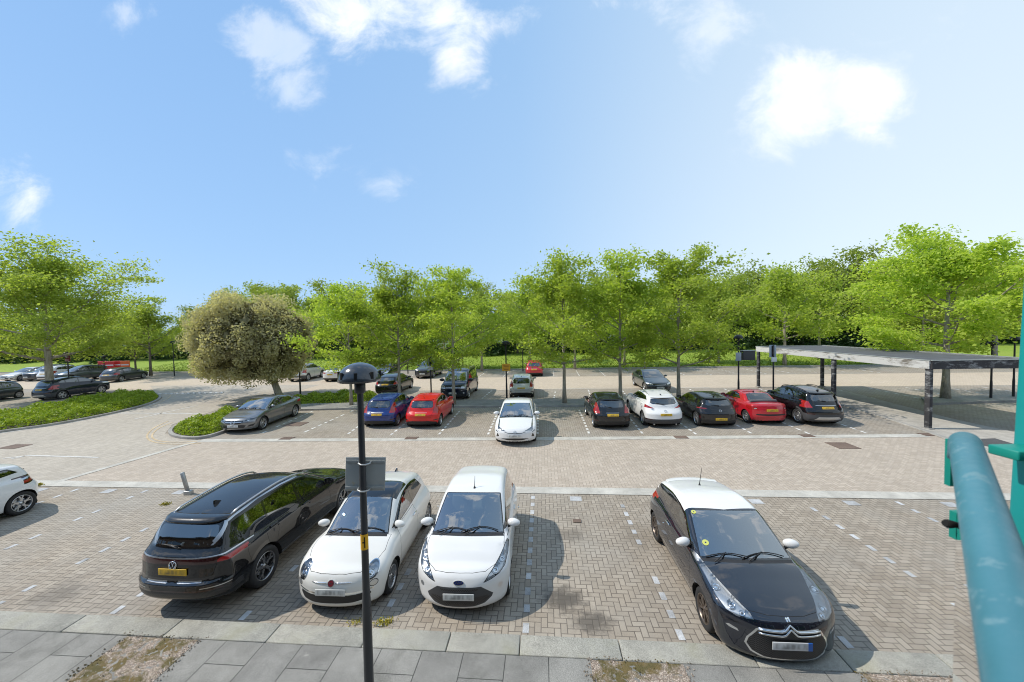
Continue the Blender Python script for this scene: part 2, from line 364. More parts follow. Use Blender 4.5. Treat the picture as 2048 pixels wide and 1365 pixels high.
def gravel_mat():
    m, t, b = principled('gravel_and_moss', (.4, .33, .26), .95); co = obj_co(t)
    v = t.n.new('ShaderNodeTexVoronoi'); t.link(co, v.inputs['Vector']); v.inputs['Scale'].default_value = 55.0
    n = t.noise(co, 2.4, 7.0, .7, dist=.4); n2 = t.noise(co, 5.5, 6.0, .65)
    st = t.mix(t.sep(v.outputs[1])[0], (.30, .23, .18), (.60, .51, .43))
    st = t.mix(t.mr(v.outputs[0], .3, .6, 0, .6), st, (.10, .08, .06))
    st = t.mix(t.mr(n, .46, .56), st, t.mix(t.mr(n2, .4, .6), (.10, .085, .03), (.15, .11, .042)))
    t.link(st, b.inputs['Base Color']); t.link(t.node('ShaderNodeBump', {'Strength': .8, 'Distance': .01, 'Height': v.outputs[0]}), b.inputs['Normal']); return m
M['gravel'] = gravel_mat()
def grass_mat(name, c0, c1, c2):
    m, t, b = principled(name, c0, .9); co = obj_co(t)
    n = t.noise(co, .25, 5.0, .6); f = t.noise(co, 4.0, 6.0, .7)
    col = t.mix(t.mr(n, .3, .7), c0, c1); col = t.mix(t.mr(f, .4, .7), col, c2); t.link(col, b.inputs['Base Color'])
    t.link(t.node('ShaderNodeBump', {'Strength': .8, 'Distance': .08, 'Height': t.noise(co, 9.0, 4.0, .7)}), b.inputs['Normal']); return m
M['grass'] = grass_mat('mown_grass', (.22, .33, .025), (.33, .40, .05), (.15, .25, .02)); M['wild'] = grass_mat('rough_ground', (.06, .10, .02), (.09, .13, .03), (.05, .08, .02))

LOT = PHI
def lot_obj(name, me, parent=None):
    o = link_mesh(name, me, parent); o.rotation_euler = (0, 0, PHI); return o
def l2(p): return W2L(p)
def sheet(name, mat_, pts, z, kind='structure'):
    """flat polygon at height z; pts are lot (u, v) pairs"""
    me = mesh_from(name, [(u, v, z) for u, v in pts], [tuple(range(len(pts)))], [mat_])
    if me.polygons[0].normal.z < 0: me.flip_normals()
    o = lot_obj(name, me); o['kind'] = kind; return o
def slab3(name, mat_, pts, z0, z1, kind='structure', mats=None):
    b = MB(); A = sum(pts[i][0]*pts[(i+1) % len(pts)][1]-pts[(i+1) % len(pts)][0]*pts[i][1] for i in range(len(pts)))
    b.prism(pts if A > 0 else pts[::-1], z0, z1); o = lot_obj(name, b.mesh(name, [mat_])); o['kind'] = kind; return o
def strip(name, mat_, pts, width, z0, z1=None, kind='structure', closed=False):
    """band of a given width along a (u,v) line; z1 makes it a raised kerb"""
    P = [Vector((p[0], p[1])) for p in pts]; n = len(P); Lf, Rt = [], []
    for i in range(n):
        a = P[i-1] if (i > 0 or closed) else P[i]; c = P[(i+1) % n] if (i < n-1 or closed) else P[i]
        t = (c-a).normalized(); nn = Vector((-t.y, t.x)); Lf.append(P[i]+nn*width/2); Rt.append(P[i]-nn*width/2)
    b = MB(); m = n if closed else n-1
    if z1 is None:
        b.add([(p.x, p.y, z0) for p in Lf]+[(p.x, p.y, z0) for p in Rt], [(i, n+i, n+(i+1) % n, (i+1) % n) for i in range(m)])
    else:
        bv = .02; vs = []
        for p, q in zip(Lf, Rt):
            d = (q-p).normalized()*bv
            vs += [(p.x, p.y, z0), (p.x, p.y, z1-bv), (p.x+d.x, p.y+d.y, z1), (q.x-d.x, q.y-d.y, z1), (q.x, q.y, z1-bv), (q.x, q.y, z0)]
        b.add(vs, [(i*6+k, ((i+1) % n)*6+k, ((i+1) % n)*6+k+1, i*6+k+1) for i in range(m) for k in range(5)])
        if not closed: b.add(vs[:6], [tuple(range(6))]); b.add(vs[-6:], [tuple(reversed(range(6)))])
    o = lot_obj(name, b.mesh(name, [mat_])); o['kind'] = kind
    bm = bmesh.new(); bm.from_mesh(o.data); bmesh.ops.recalc_face_normals(bm, faces=bm.faces); bm.to_mesh(o.data); bm.free()
    if z1 is None and o.data.polygons[0].normal.z < 0: o.data.flip_normals()
    return o
def pxs(pts, z=0.0): return [l2(G(x, y, z)) for x, y in pts]
def smooth_line(pts, it=2):
    for _ in range(it):
        q = [pts[0]]
        for a, b in zip(pts, pts[1:]): q += [(a[0]*.75+b[0]*.25, a[1]*.75+b[1]*.25), (a[0]*.25+b[0]*.75, a[1]*.25+b[1]*.75)]
        pts = q+[pts[-1]]
    return pts
def smooth_ring(pts, it=2):
    for _ in range(it):
        q = []
        for a, b in zip(pts, pts[1:]+pts[:1]): q += [(a[0]*.75+b[0]*.25, a[1]*.75+b[1]*.25), (a[0]*.25+b[0]*.75, a[1]*.25+b[1]*.75)]
        pts = q
    return pts

gme = mesh_from('ground', [(-900, -60, -.012), (900, -60, -.012), (900, 1800, -.012), (-900, 1800, -.012)], [(0, 1, 2, 3)], [M['wild']])
lot_obj('ground', gme)['kind'] = 'structure'
VK0, VK1 = 5.24, 5.60          # near kerb
VS = 10.93                     # stone band in front of the near bays
sheet('car_park_paving', M['pave_bay'], [(-85, 2), (75, 2), (75, 42.0), (-85, 46.5)], 0.0)
# lanes in their own paler blocks
tl, tr = l2(G(400, 882)), l2(G(1852, 872)); dl_ = l2(G(113, 965))
sheet('lane', M['pave_lane'], [dl_, (45, VS+.1), (45, tr[1]+.7), tr, tl], .004)
sheet('access_road', M['pave_grey'], [dl_, tl]+pxs([(330, 868), (345, 850), (450, 815), (600, 782), (640, 770), (300, 772), (320, 798), (205, 831), (102, 850), (0, 863)])+[(-60, 11.5), (-30, 10.8)], .008)
fe = l2(G(700, 757)); fs = l2(G(760, 783))
sheet('far_lane', M['pave_far'], [(-70, 33.0), (-24, 29.2), (fs[0], 28.6), (45, 29.2), (45, 35.8), (-10, 36.0), (-70, 39.0)], .004)
# stone bands
strip('stone_band', M['band'], [(-17.2, VS), (40, VS+.02)], .44, .012)
strip('stone_band', M['band'], [tl, (2, (tl[1]*.5+tr[1]*.5)), tr], .42, .012)
strip('stone_band', M['band'], [dl_, tl], .26, .014)
strip('stone_band', M['band'], pxs([(1000, 780.5), (1200, 777), (1420, 776)]), .16, .012)
# near kerb and pavement
def kerb_stones():
    random.seed(4); u = -26.0; b = MB()
    while u < 22:
        w = random.uniform(1.05, 1.85); dz = random.uniform(-.004, .006)
        b.rbox((u+w/2, (VK0+VK1)/2+random.uniform(-.006, .006), .05+dz), (w-.012, VK1-VK0, .11), .014, 0, None, 2); u += w
    o = lot_obj('kerb', b.mesh('kerb', [M['granite']])); o['kind'] = 'structure'
kerb_stones()
slab3('pavement', M['slab'], [(-40, -3), (40, -3), (40, VK0-.012), (-40, VK0-.012)], -.01, .098)
for k, pp in enumerate([[(270, 1262), (407, 1272), (290, 1375), (110, 1375)], [(1190, 1319), (1367, 1331), (1377, 1400), (1192, 1400)], [(1740, 1342), (1895, 1348), (1990, 1420), (1790, 1420)]]):
    q = pxs(pp, .1); u0 = min(q[0][0], q[3][0]) if k else q[0][0]; u1 = q[1][0]
    b = MB(); nx, ny = 34, 46; vmax = VK0-.02; vs = []
    random.seed(k)
    for i in range(nx+1):
        for j in range(ny+1):
            e = min(i, nx-i, j, ny-j); vs.append((u0+(u1-u0)*i/nx, vmax-1.5*j/ny, .102+(random.uniform(-.008, .012) if e > 0 else 0)))
    b.add(vs, [(i*(ny+1)+j, i*(ny+1)+j+1, (i+1)*(ny+1)+j+1, (i+1)*(ny+1)+j) for i in range(nx) for j in range(ny)], 0, True)
    o = lot_obj('gravel_bed', b.mesh('gravel_bed', [M['gravel']])); o['kind'] = 'structure'
    if o.data.polygons[0].normal.z < 0: o.data.flip_normals()

# ---- markings: every bay line is one broken line of pale blocks set in the paving
def bay_line(name, p0, p1, mat_, step=.42, lw=.10, ln=.20, z=.006, skip=0.12, seed=0):
    rnd = random.Random(seed); a = Vector(p0); d = Vector(p1)-a; Ln = d.length; d.normalize(); n = Vector((-d.y, d.x)); b = MB(); s = .1
    while s < Ln-.1:
        if rnd.random() > skip:
            c = a+d*s; l = ln*rnd.uniform(.85, 1.05); w = lw
            b.add([(c.x+d.x*l*sx/2+n.x*w*sy/2, c.y+d.y*l*sx/2+n.y*w*sy/2, z) for sx, sy in ((-1, 1), (-1, -1), (1, -1), (1, 1))], [(0, 1, 2, 3)])
        s += step
    if not b.v: return
    o = lot_obj('bay_marking', b.mesh('bay_marking', [mat_])); o['kind'] = 'structure'
    if o.data.polygons[0].normal.z < 0: o.data.flip_normals()
for k in range(-8, 8): bay_line('bay', (-.357+2.41*k, VK1+.15), (-.357+2.41*k, VS-.3), M['marker'], seed=k)
for a, b_ in [((1166, 838.6), (1180, 872)), ((1261, 838.6), (1288.6, 872)), ((1369, 852.5), (1399, 874)), ((1472, 850), (1511, 872)), ((1575, 850), (1630, 873)), ((1682, 849), (1745, 871)),
              ((913, 829.7), (874, 873.8)), ((804.6, 852), (776, 875)), ((717, 853), (690, 873)), ((1076, 823.6), (1075, 872.8)), ((989, 840), (974, 874)), ((609, 830), (515, 871)), ((689, 829), (600, 869))]:
    p, q = Vector(l2(G(*a))), Vector(l2(G(*b_))); d = (p-q); top_ = q+d*(5.0/max(.1, d.length))
    bay_line('bay', tuple(top_), tuple(q), M['marker_far'], .55, .10, .33, .006, .08, int(a[0]))
for k in range(-9, 13):                                  # back row and far row
    u = 1.0+2.45*k
    if k > -5: bay_line('bay', (u-.35, 24.6), (u-.1, 28.3), M['marker_far'], .7, .10, .4, .006, .1, 50+k)
    bay_line('bay', (u, 36.4), (u+.1, 41.2), M['marker_far'], .8, .10, .4, .006, .1, 80+k)
def paint_strip(pts, w=.10, m_='white_line', z=.016): strip('road_marking', M[m_], pts, w, z)
paint_strip(pxs([(6, 918), (57, 912), (198, 916)])); paint_strip(pxs([(22, 919), (50, 913)]))
paint_strip(pxs([(269, 839), (394, 812)]), .12); paint_strip(pxs([(236, 827), (400, 828)]), .14); paint_strip(pxs([(442, 802), (519, 786)]), .14)
zz = []
for k in range(25):
    x = 318+(452-318)*k/24; zz.append((x, 788.5-3*k/24+(1.1 if k % 2 else -1.1)))
paint_strip(pxs(zz), .22)
for off in (0, 1):
    o_ = off*7
    paint_strip(smooth_line(pxs([(345-o_*1.2, 846-o_*.4), (318-o_*1.6, 856), (301-o_*1.5, 872+o_*.2), (310-o_, 882+o_*.5), (345, 886+o_*.6), (395+o_, 884+o_*.5)]), 3), .075, 'yellow_line')
paint_strip(smooth_line(pxs([(330, 795), (345, 790), (330, 802), (296, 815)]), 2), .07, 'yellow_line'); paint_strip(smooth_line(pxs([(315, 806), (210, 834), (103, 853), (-60, 876)]), 2), .10)
# small pale number patches at the head of the near bays
random.seed(8)
for k in range(-7, 8):
    u = -.357+2.41*k+1.2
    sheet('road_marking', M['marker'], [(u-.16, VS-.62), (u+.16, VS-.62), (u+.16, VS-.36), (u-.16, VS-.36)], .006)
# gullies and manhole covers
def cover(px, py, w, l, label, grid=True):
    c = l2(G(px, py)); b = MB(); b.box((c[0], c[1], .012), (w, l, .014))
    if grid:
        for k in range(5): b.box((c[0]-w*.4+w*.2*k, c[1], .021), (w*.07, l*.86, .006))
    o = lot_obj('drain_cover', b.mesh('drain_cover', [M['iron']])); tag(o, label, 'drain cover', 'rusty iron covers in the paving')
cover(574, 877.6, .55, .40, 'rusty gully grate in the stone band below the grey saloon'); cover(823, 877.2, .55, .40, 'rusty gully grate in the stone band before the bright red hatchback')
cover(1362, 875.5, .55, .40, 'rusty gully grate in the stone band before the white crossover'); cover(1614, 872.5, .5, .38, 'rusty gully grate in the stone band near the tall black SUV')
cover(1858, 870, .6, .42, 'rusty gully grate by the canopy corner post'); cover(1685, 892, .78, .75, 'large square brown manhole cover in the tan lane', False); cover(592, 849, .95, .8, 'brown manhole cover in the empty bay beside the grey saloon', False)
cover(30, 894, .9, .6, 'brown manhole cover in the access road by the white arrow line', False); cover(1154, 1043, .2, .14, 'small dark stopcock lid in the empty near bay', False)

# ---- raised median, beds, far kerb, field
md_f = pxs([(560, 822), (735, 818), (900, 815), (1180, 813), (1420, 812), (1640, 811)]); md_b = pxs([(1660, 797), (1420, 799), (1200, 801), (900, 803), (735, 805), (600, 806)])
slab3('median_pavement', M['median'], md_f+md_b, -.01, .105); strip('kerb', M['kerb_far'], [(p[0], p[1]-.08) for p in md_f], .15, -.01, .12)
can = pxs([(1684, 811), (1770, 836), (1848, 861.5), (1896, 879), (2090, 932), (2090, 880), (1905, 840), (1700, 786), (1660, 780)])
slab3('canopy_pavement', M['concrete'], can, -.01, .05); strip('kerb', M['kerb_far'], pxs([(1684, 811), (1770, 836.5), (1848, 862.5), (1896, 880), (2090, 934)]), .22, -.01, .06)
sheet('asphalt_patch', M['asphalt'], pxs([(1962, 878), (1990, 877), (2040, 892), (2040, 908), (1966, 891)], .06), .062)
rm = pxs([(1858, 811), (1990, 806.5), (2100, 803), (2100, 792), (1990, 794), (1842, 799)]); slab3('median_pavement', M['median'], rm, -.01, .12)
fk = [(-85, 46.4), (-45, 43.7), (-20, 42.3), (45, 41.9), (75, 41.9)]
strip('kerb', M['kerb_far'], fk, .16, -.01, .12)
def field():
    nu, nv = 90, 26; vs = []
    for i in range(nu+1):
        u = -95+175*i/nu; v0 = np.interp(u, [p[0] for p in fk], [p[1] for p in fk])+.08
        for j in range(nv+1):
            v = v0+(74-v0)*(j/nv)**1.2; h = .10+min(1.2, max(0, (v-v0))*.02)+max(0, -u-22)*.010*min(1, (v-v0)/9)
            vs.append((u, v, h+.03*math.sin(u*1.7)*math.sin(v*1.3)))
    me = mesh_from('field', vs, [(i*(nv+1)+j, (i+1)*(nv+1)+j, (i+1)*(nv+1)+j+1, i*(nv+1)+j+1) for i in range(nu) for j in range(nv)], [M['grass']], None, True)
    lot_obj('field', me)['kind'] = 'structure'
field()
# ================================================================ foliage
def leaf_mat(name, c0, c1, trans=.35, rough=.55, back=None, var=.25):
    m = bpy.data.materials.new(name); m.use_nodes = True; t = NT(m.node_tree); b = t.n['Principled BSDF']
    rp = t.node('ShaderNodeNewGeometry', out=8); oi = t.node('ShaderNodeObjectInfo', out=5)
    co = obj_co(t); n = t.noise(co, .9, 2.0, .5)
    f = t.m('ADD', t.m('MULTIPLY', rp, .65), t.m('MULTIPLY', n, .4), clamp=True)
    c = t.mix(f, c0, c1); c = t.mix(1.0, c, t.ramp(oi, [(0, 1-var), (1, 1+var*.6)]), 'MULTIPLY')
    t.link(c, b.inputs['Base Color']); b.inputs['Roughness'].default_value = rough; b.inputs['Specular IOR Level'].default_value = .3
    tr = t.n.new('ShaderNodeBsdfTranslucent'); t.link(t.mix(1.0, c, (1.15, 1.2, .6), 'MULTIPLY'), tr.inputs[0])
    mx = t.n.new('ShaderNodeMixShader'); mx.inputs[0].default_value = trans
    out = [q for q in t.n if q.type == 'OUTPUT_MATERIAL'][0]
    t.l.new(b.outputs[0], mx.inputs[1]); t.l.new(tr.outputs[0], mx.inputs[2]); t.l.new(mx.outputs[0], out.inputs[0]); return m
M['leaf_maple'] = leaf_mat('leaf_yellow_green', (.335, .45, .06), (.51, .60, .115), .58)
M['leaf_green'] = leaf_mat('leaf_mid_green', (.28, .37, .06), (.46, .53, .12), .56)
M['leaf_wood'] = leaf_mat('leaf_wood', (.24, .32, .05), (.43, .50, .11), .5, var=.28)
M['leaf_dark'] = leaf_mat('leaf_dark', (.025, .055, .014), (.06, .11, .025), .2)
M['leaf_oak'] = leaf_mat('leaf_holm_oak', (.60, .54, .31), (.84, .77, .53), .52)
M['leaf_bed'] = leaf_mat('leaf_ground_cover', (.20, .32, .022), (.46, .54, .06), .3)
def bark(name, c, c2):
    m, t, b = principled(name, c, .9); co = obj_co(t); x, y, z = t.sep(co)
    n = t.noise(t.comb(x, y, t.m('MULTIPLY', z, .3)), 9.0, 5.0, .65); n2 = t.noise(co, 2.2, 4.0, .6)
    t.link(t.mix(t.mr(n, .35, .65), c, c2), b.inputs['Base Color']); t.link(t.node('ShaderNodeBump', {'Strength': .6, 'Distance': .02, 'Height': n}), b.inputs['Normal']); return m
M['bark'] = bark('bark_grey', (.22, .19, .145), (.42, .38, .30)); M['bark_dark'] = bark('bark_dark', (.09, .075, .058), (.20, .17, .13))

def leaf_mesh(name, C, size, rng, mat_, up=.8, aspect=.62, sizevar=.35):
    """one folded leaf (two triangles pairs) at every point of C"""
    n = len(C); nr = rng.normal(0, 1, (n, 3))*(1-up*.55) + np.array((0, 0, up)); nr /= np.linalg.norm(nr, axis=1)[:, None]
    a = rng.normal(0, 1, (n, 3)); a -= nr*(a*nr).sum(1)[:, None]; a /= np.maximum(1e-6, np.linalg.norm(a, axis=1))[:, None]; b = np.cross(nr, a)
    s = size*(1+rng.uniform(-sizevar, sizevar, n))[:, None]; w = aspect
    V = np.stack([C-a*s*.5, C+b*s*.5*w+nr*s*.06, C+a*s*.5-nr*s*.06, C-b*s*.5*w+nr*s*.06], 1).reshape(-1, 3)
    me = bpy.data.meshes.new(name); me.vertices.add(n*4); me.vertices.foreach_set('co', V.astype(np.float32).ravel())
    me.loops.add(n*4); me.loops.foreach_set('vertex_index', np.arange(n*4, dtype=np.int32))
    me.polygons.add(n); me.polygons.foreach_set('loop_start', np.arange(0, n*4, 4, dtype=np.int32))
    me.materials.append(mat_); me.update(calc_edges=True); me.validate(); return me

def tree_meshes(seed, h, r, base, tr, leaf, nl, mat_, barkm, spread=(.42, .42, .20), limbs=13, lean=0.0, top=1.0, shape='oval', upbias=.75, tuft=6):
    """trunk with limbs, and a crown of leaf clusters at the ends of the twigs; returns two meshes"""
    rng = np.random.default_rng(seed); rnd = random.Random(seed); b = MB(); cl = []
    n = 9; tp = []
    for k in range(n):
        f = k/(n-1); tp.append(Vector((lean*f*h*.3+rnd.uniform(-.05, .05)*h*.12*f, rnd.uniform(-.05, .05)*h*.12*f, f*h*.90)))
    b.tube(tp, [tr*(1.25 if k == 0 else 1)*(1-.88*(k/(n-1))**.9)+.008 for k in range(n)], 9)
    def prof(f):       # crown half-width at height fraction f above the base of the crown
        if shape == 'oval': return r*max(.12, math.sin(math.pi*min(1, (f*.86+.14))**.8))
        if shape == 'round': return r*max(.25, math.sqrt(max(0, 1-(2*f-1)**2)))
        return r*max(.10, math.sin(math.pi*(f*.74+.26))**.8)
    for k in range(limbs):
        f = (k+.5)/limbs; f = min(.97, max(.02, f+rnd.uniform(-.05, .05))); z0 = base*.92+(h*.86-base)*f*.82; a = k*2.399+rnd.uniform(-.5, .5)
        q = z0/(h*.90)*(n-1); i = min(n-2, int(q)); p0 = tp[i].lerp(tp[i+1], q-i)
        ln = prof(f)*rnd.uniform(.78, 1.12); up_ = (.20+.75*f)*ln+rnd.uniform(0, .12)*h
        e = p0+Vector((math.cos(a)*ln, math.sin(a)*ln, up_)); md = p0.lerp(e, .5)+Vector((0, 0, -.10*ln+rnd.uniform(-.1, .1)))
        pts = [p0, p0.lerp(md, .55), md, md.lerp(e, .6), e]; r0 = max(.014, tr*.46*(1-.6*f))
        b.tube(pts, [r0, r0*.8, r0*.6, r0*.4, r0*.15], 6)
        for j in range(tuft):
            g = .30+.70*(j+rnd.random())/tuft; seg = g*4; i2 = min(3, int(seg)); s0 = pts[i2].lerp(pts[i2+1], seg-i2)
            a2 = a+rnd.choice((-1, 1))*rnd.uniform(.3, 1.3); l2_ = ln*rnd.uniform(.16, .42)
            e2 = s0+Vector((math.cos(a2)*l2_, math.sin(a2)*l2_, rnd.uniform(-.10, .34)*l2_+.1))
            b.tube([s0, s0.lerp(e2, .5)+Vector((0, 0, .06)), e2], [r0*.3, r0*.2, .006], 4)
            cl.append(e2); cl.append(s0.lerp(e2, .55))
        cl.append(e)
    for k in range(int(6*top)):   # upright shoots break the top outline
        z0 = h*rnd.uniform(.72, .88); a = rnd.uniform(0, 6.28); i = min(n-2, int(z0/(h*.9)*(n-1))); p0 = tp[i]; l = r*rnd.uniform(.15, .5)
        e = Vector((p0.x+math.cos(a)*l, p0.y+math.sin(a)*l, h*rnd.uniform(.90, 1.04))); b.tube([p0, p0.lerp(e, .5), e], [tr*.2, tr*.13, .006], 4)
        for g in (.45, .7, .9, 1.0): cl.append(p0.lerp(e, g))
    cl = np.array([tuple(c) for c in cl]); w = rng.uniform(.3, 1.0, len(cl)); w /= w.sum()
    idx = rng.choice(len(cl), nl, p=w); C = cl[idx] + rng.normal(0, 1, (nl, 3))*np.array(spread)*rng.uniform(.5, 1.25, (len(cl), 1))[idx]
    return b.mesh('trunk', [barkm]), leaf_mesh('crown', C, leaf, rng, mat_, upbias)
def plant_tree(ms, p, label, name='tree', group=None, rz=None, sc=1.0, cat='tree', sz=None):
    o = empty(name, p, random.uniform(0, 6.28) if rz is None else rz); tag(o, label, cat, group); o.scale = (sc, sc, sz or sc)
    link_mesh('trunk', ms[0], o); link_mesh('crown', ms[1], o); return o

# street trees along the median: young maples
random.seed(11)
maple = [tree_meshes(21+k, 9.0, 3.25, 2.2, .115, .175, 14500, M['leaf_maple'], M['bark'], limbs=15, shape='cone', top=1.7, spread=(.40, .40, .20)) for k in range(3)]
MED = [((703, 810), .84, 'slim young maple on the median behind the lamp post, lowest of its row'), ((800, 806), .95, 'young maple on the median behind the blue hatchback'), ((908, 809), .93, 'young maple on the median beside the navy van'),
       ((1129, 806), 1.0, 'young maple on the median between the white hybrid and the black hatchback'), ((1241, 806), .99, 'young maple on the median between the black hatchback and the white crossover'), ((1357, 805), 1.0, 'young maple on the median right of the white crossover')]
for k, ((px, py), sc, lb) in enumerate(MED): plant_tree(maple[k % 3], G(px, py, .1), lb, 'maple_tree', 'maples along the median', k*1.3, sc)
big_r = tree_meshes(31, 9.9, 4.4, 2.4, .19, .19, 31000, M['leaf_maple'], M['bark'], limbs=17, shape='oval', spread=(.5, .5, .2), tuft=7)
plant_tree(big_r, G(1891, 797, .1), 'broad yellow-green maple standing behind the canopy', 'maple_tree', None, .7)
big_l = tree_meshes(32, 11.7, 5.4, 2.8, .27, .20, 36000, M['leaf_green'], M['bark'], limbs=19, shape='oval', spread=(.7, .7, .28), tuft=8, top=1.3)
plant_tree(big_l, G(102, 797, .1), 'large broad green tree in the left planting bed', 'plane_tree', None, 2.0)
lt = tree_meshes(33, 8.7, 3.4, 2.3, .14, .24, 8500, M['leaf_green'], M['bark_dark'], limbs=13, spread=(.5, .5, .24))
plant_tree(lt, G(302, 752, .1), 'green tree with forked dark trunk at the field edge by the dark grey hatchback', 'field_tree', 'trees along the field edge', .4)
plant_tree(lt, G(272, 748, .1), 'smaller green tree behind the dark grey hatchback', 'field_tree', 'trees along the field edge', 2.4, .82)
# holm oak: dense rounded crown on a leaning trunk
def holm_oak():
    rng = np.random.default_rng(5); o = empty('holm_oak', G(557, 795, .1)); tag(o, 'rounded olive-brown holm oak with a leaning trunk behind the grey saloon', 'tree')
    b = MB(); b.tube([(0.05, 0, -.05), (-.05, 0, .5), (-.30, .05, 1.1), (-.75, .1, 1.8), (-1.4, .2, 2.8), (-2.0, .3, 4.2)], [.30, .24, .21, .19, .15, .08], 10)
    for k in range(11):
        a = k*2.4; e = Vector((-1.6+math.cos(a)*2.6, math.sin(a)*2.6, 3.0+2.6*(k % 4)/3)); b.tube([(-.9, .1, 2.0), Vector((-1.2, .15, 2.6)).lerp(e, .45), e], [.10, .06, .02], 6)
    b.build('trunk', M['bark'], o)
    c = np.array((-1.75, .2, 4.15)); n = 62000
    lob = rng.normal(0, 1, (150, 3)); lob /= np.linalg.norm(lob, axis=1)[:, None]; lob *= np.array((3.75, 3.6, 3.3))*rng.uniform(.80, 1.02, 150)[:, None]
    lr = rng.uniform(.45, 1.0, 150); i = rng.integers(0, 150, n); d = rng.normal(0, 1, (n, 3)); d /= np.linalg.norm(d, axis=1)[:, None]
    C = c+lob[i]+d*lr[i][:, None]*rng.uniform(.55, 1.03, n)[:, None]; C = C[C[:, 2] > .75+.12*np.abs(C[:, 0]+2)]
    link_mesh('crown', leaf_mesh('crown', C, .14, rng, M['leaf_oak'], .25, .55), o)
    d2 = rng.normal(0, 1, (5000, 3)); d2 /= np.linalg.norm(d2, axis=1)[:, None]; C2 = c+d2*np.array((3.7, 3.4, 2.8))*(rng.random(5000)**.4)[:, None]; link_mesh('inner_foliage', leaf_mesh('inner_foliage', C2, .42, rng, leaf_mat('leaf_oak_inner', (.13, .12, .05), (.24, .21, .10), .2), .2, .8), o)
holm_oak()
# trees along the field edge
fld = [tree_meshes(41+k, 9.0, 3.0, 2.2, .15, .28, 5200, M['leaf_maple'] if k else M['leaf_green'], M['bark'], limbs=12, spread=(.55, .55, .28)) for k in range(2)]
FE = [(784, 728, .95, 'field edge tree left of the black estate car'), (889, 738, .95, 'field edge tree behind the grey SUV'), (964, 742, .88, 'leaning field edge tree between the navy van and the yellow sign'), (1060, 726, 1.2, 'tall thin field edge tree above the small red car'),
      (1150, 738, .95, 'field edge tree half hidden behind the maple right of the hybrid'), (1249, 732, 1.05, 'field edge tree behind the maple near the white crossover'), (1290, 738, .6, 'slim staked sapling on the grass verge'), (1418, 727, .8, 'small field edge tree left of the grey cabinet'),
      (1437, 728, 1.05, 'field edge tree left of the lamp with grey boxes'), (1569, 731, 1.15, 'leaning field tree behind the canopy left end'), (1638, 720, 1.15, 'pale trunked tree behind the canopy'), (1788, 724, 1.1, 'tree with pale straight trunk behind the canopy roof'), (1845, 728, 1.1, 'tree just left of the broad maple, beyond the canopy'), (1990, 728, 1.15, 'field tree behind the two poles at far right')]
for k, (px, py, sc, lb) in enumerate(FE):
    p = G(px, py, .12)
    if p.y > 60: p = Vector((p.x*58/p.y, 58, .4))
    plant_tree(fld[k % 2], p, lb, 'field_tree', 'trees along the field edge', k*1.1, sc)
# the wood beyond the field: trees one can tell apart
wood = [tree_meshes(51+k, 14.0, 5.0, 2.0, .24, .42, 7500, M['leaf_wood'], M['bark_dark'], limbs=15, spread=(.9, .9, .5), upbias=.5) for k in range(3)] + [tree_meshes(61, 13.0, 4.2, 1.2, .22, .40, 7000, M['leaf_green'], M['bark_dark'], limbs=15, spread=(.8, .8, .5), upbias=.5)]
def skyline(px):
    return float(np.interp(px, [-300, 60, 200, 330, 360, 385, 440, 520, 640, 700, 800, 900, 1000, 1100, 1200, 1300, 1420, 1500, 1620, 1750, 1800, 1900, 2050, 2300], [590, 600, 610, 648, 655, 615, 585, 578, 578, 590, 570, 575, 578, 575, 560, 570, 556, 545, 535, 512, 540, 530, 530, 520]))
random.seed(77); nw = 0
DIRS = ['pale', 'mid green', 'dark green', 'yellowish']
for row, (Y0, step, hs) in enumerate(((62, 5.2, .92), (72, 6.0, 1.0))):
    x = -88.0
    while x < 96:
        Y = Y0+random.uniform(-2.5, 2.5); px = CPX+CF*x/Y
        if -160 < px < 2230:
            hor = 654.5-(px-1024)*.0215; h = (4.86+(hor-skyline(px))/CF*Y)*hs*random.uniform(.88, 1.05)
            sc = max(.3, h/14.0); k = random.choice((0, 1, 2, 3, 0, 1))
            plant_tree(wood[k], (x, Y, .6), 'leafy tree in the wood beyond the field', 'woodland_tree', 'trees of the wood beyond the field', None, sc*random.uniform(.92, 1.08), sz=sc)
        x += step*random.uniform(.75, 1.2)
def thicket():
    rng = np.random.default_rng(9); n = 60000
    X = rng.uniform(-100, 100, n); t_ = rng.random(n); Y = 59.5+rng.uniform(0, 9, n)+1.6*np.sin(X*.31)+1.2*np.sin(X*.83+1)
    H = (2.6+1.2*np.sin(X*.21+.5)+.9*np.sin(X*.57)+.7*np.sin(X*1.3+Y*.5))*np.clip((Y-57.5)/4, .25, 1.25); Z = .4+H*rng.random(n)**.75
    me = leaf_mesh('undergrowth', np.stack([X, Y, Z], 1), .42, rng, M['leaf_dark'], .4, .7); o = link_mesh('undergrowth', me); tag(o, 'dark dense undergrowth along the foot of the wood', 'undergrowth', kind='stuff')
thicket()
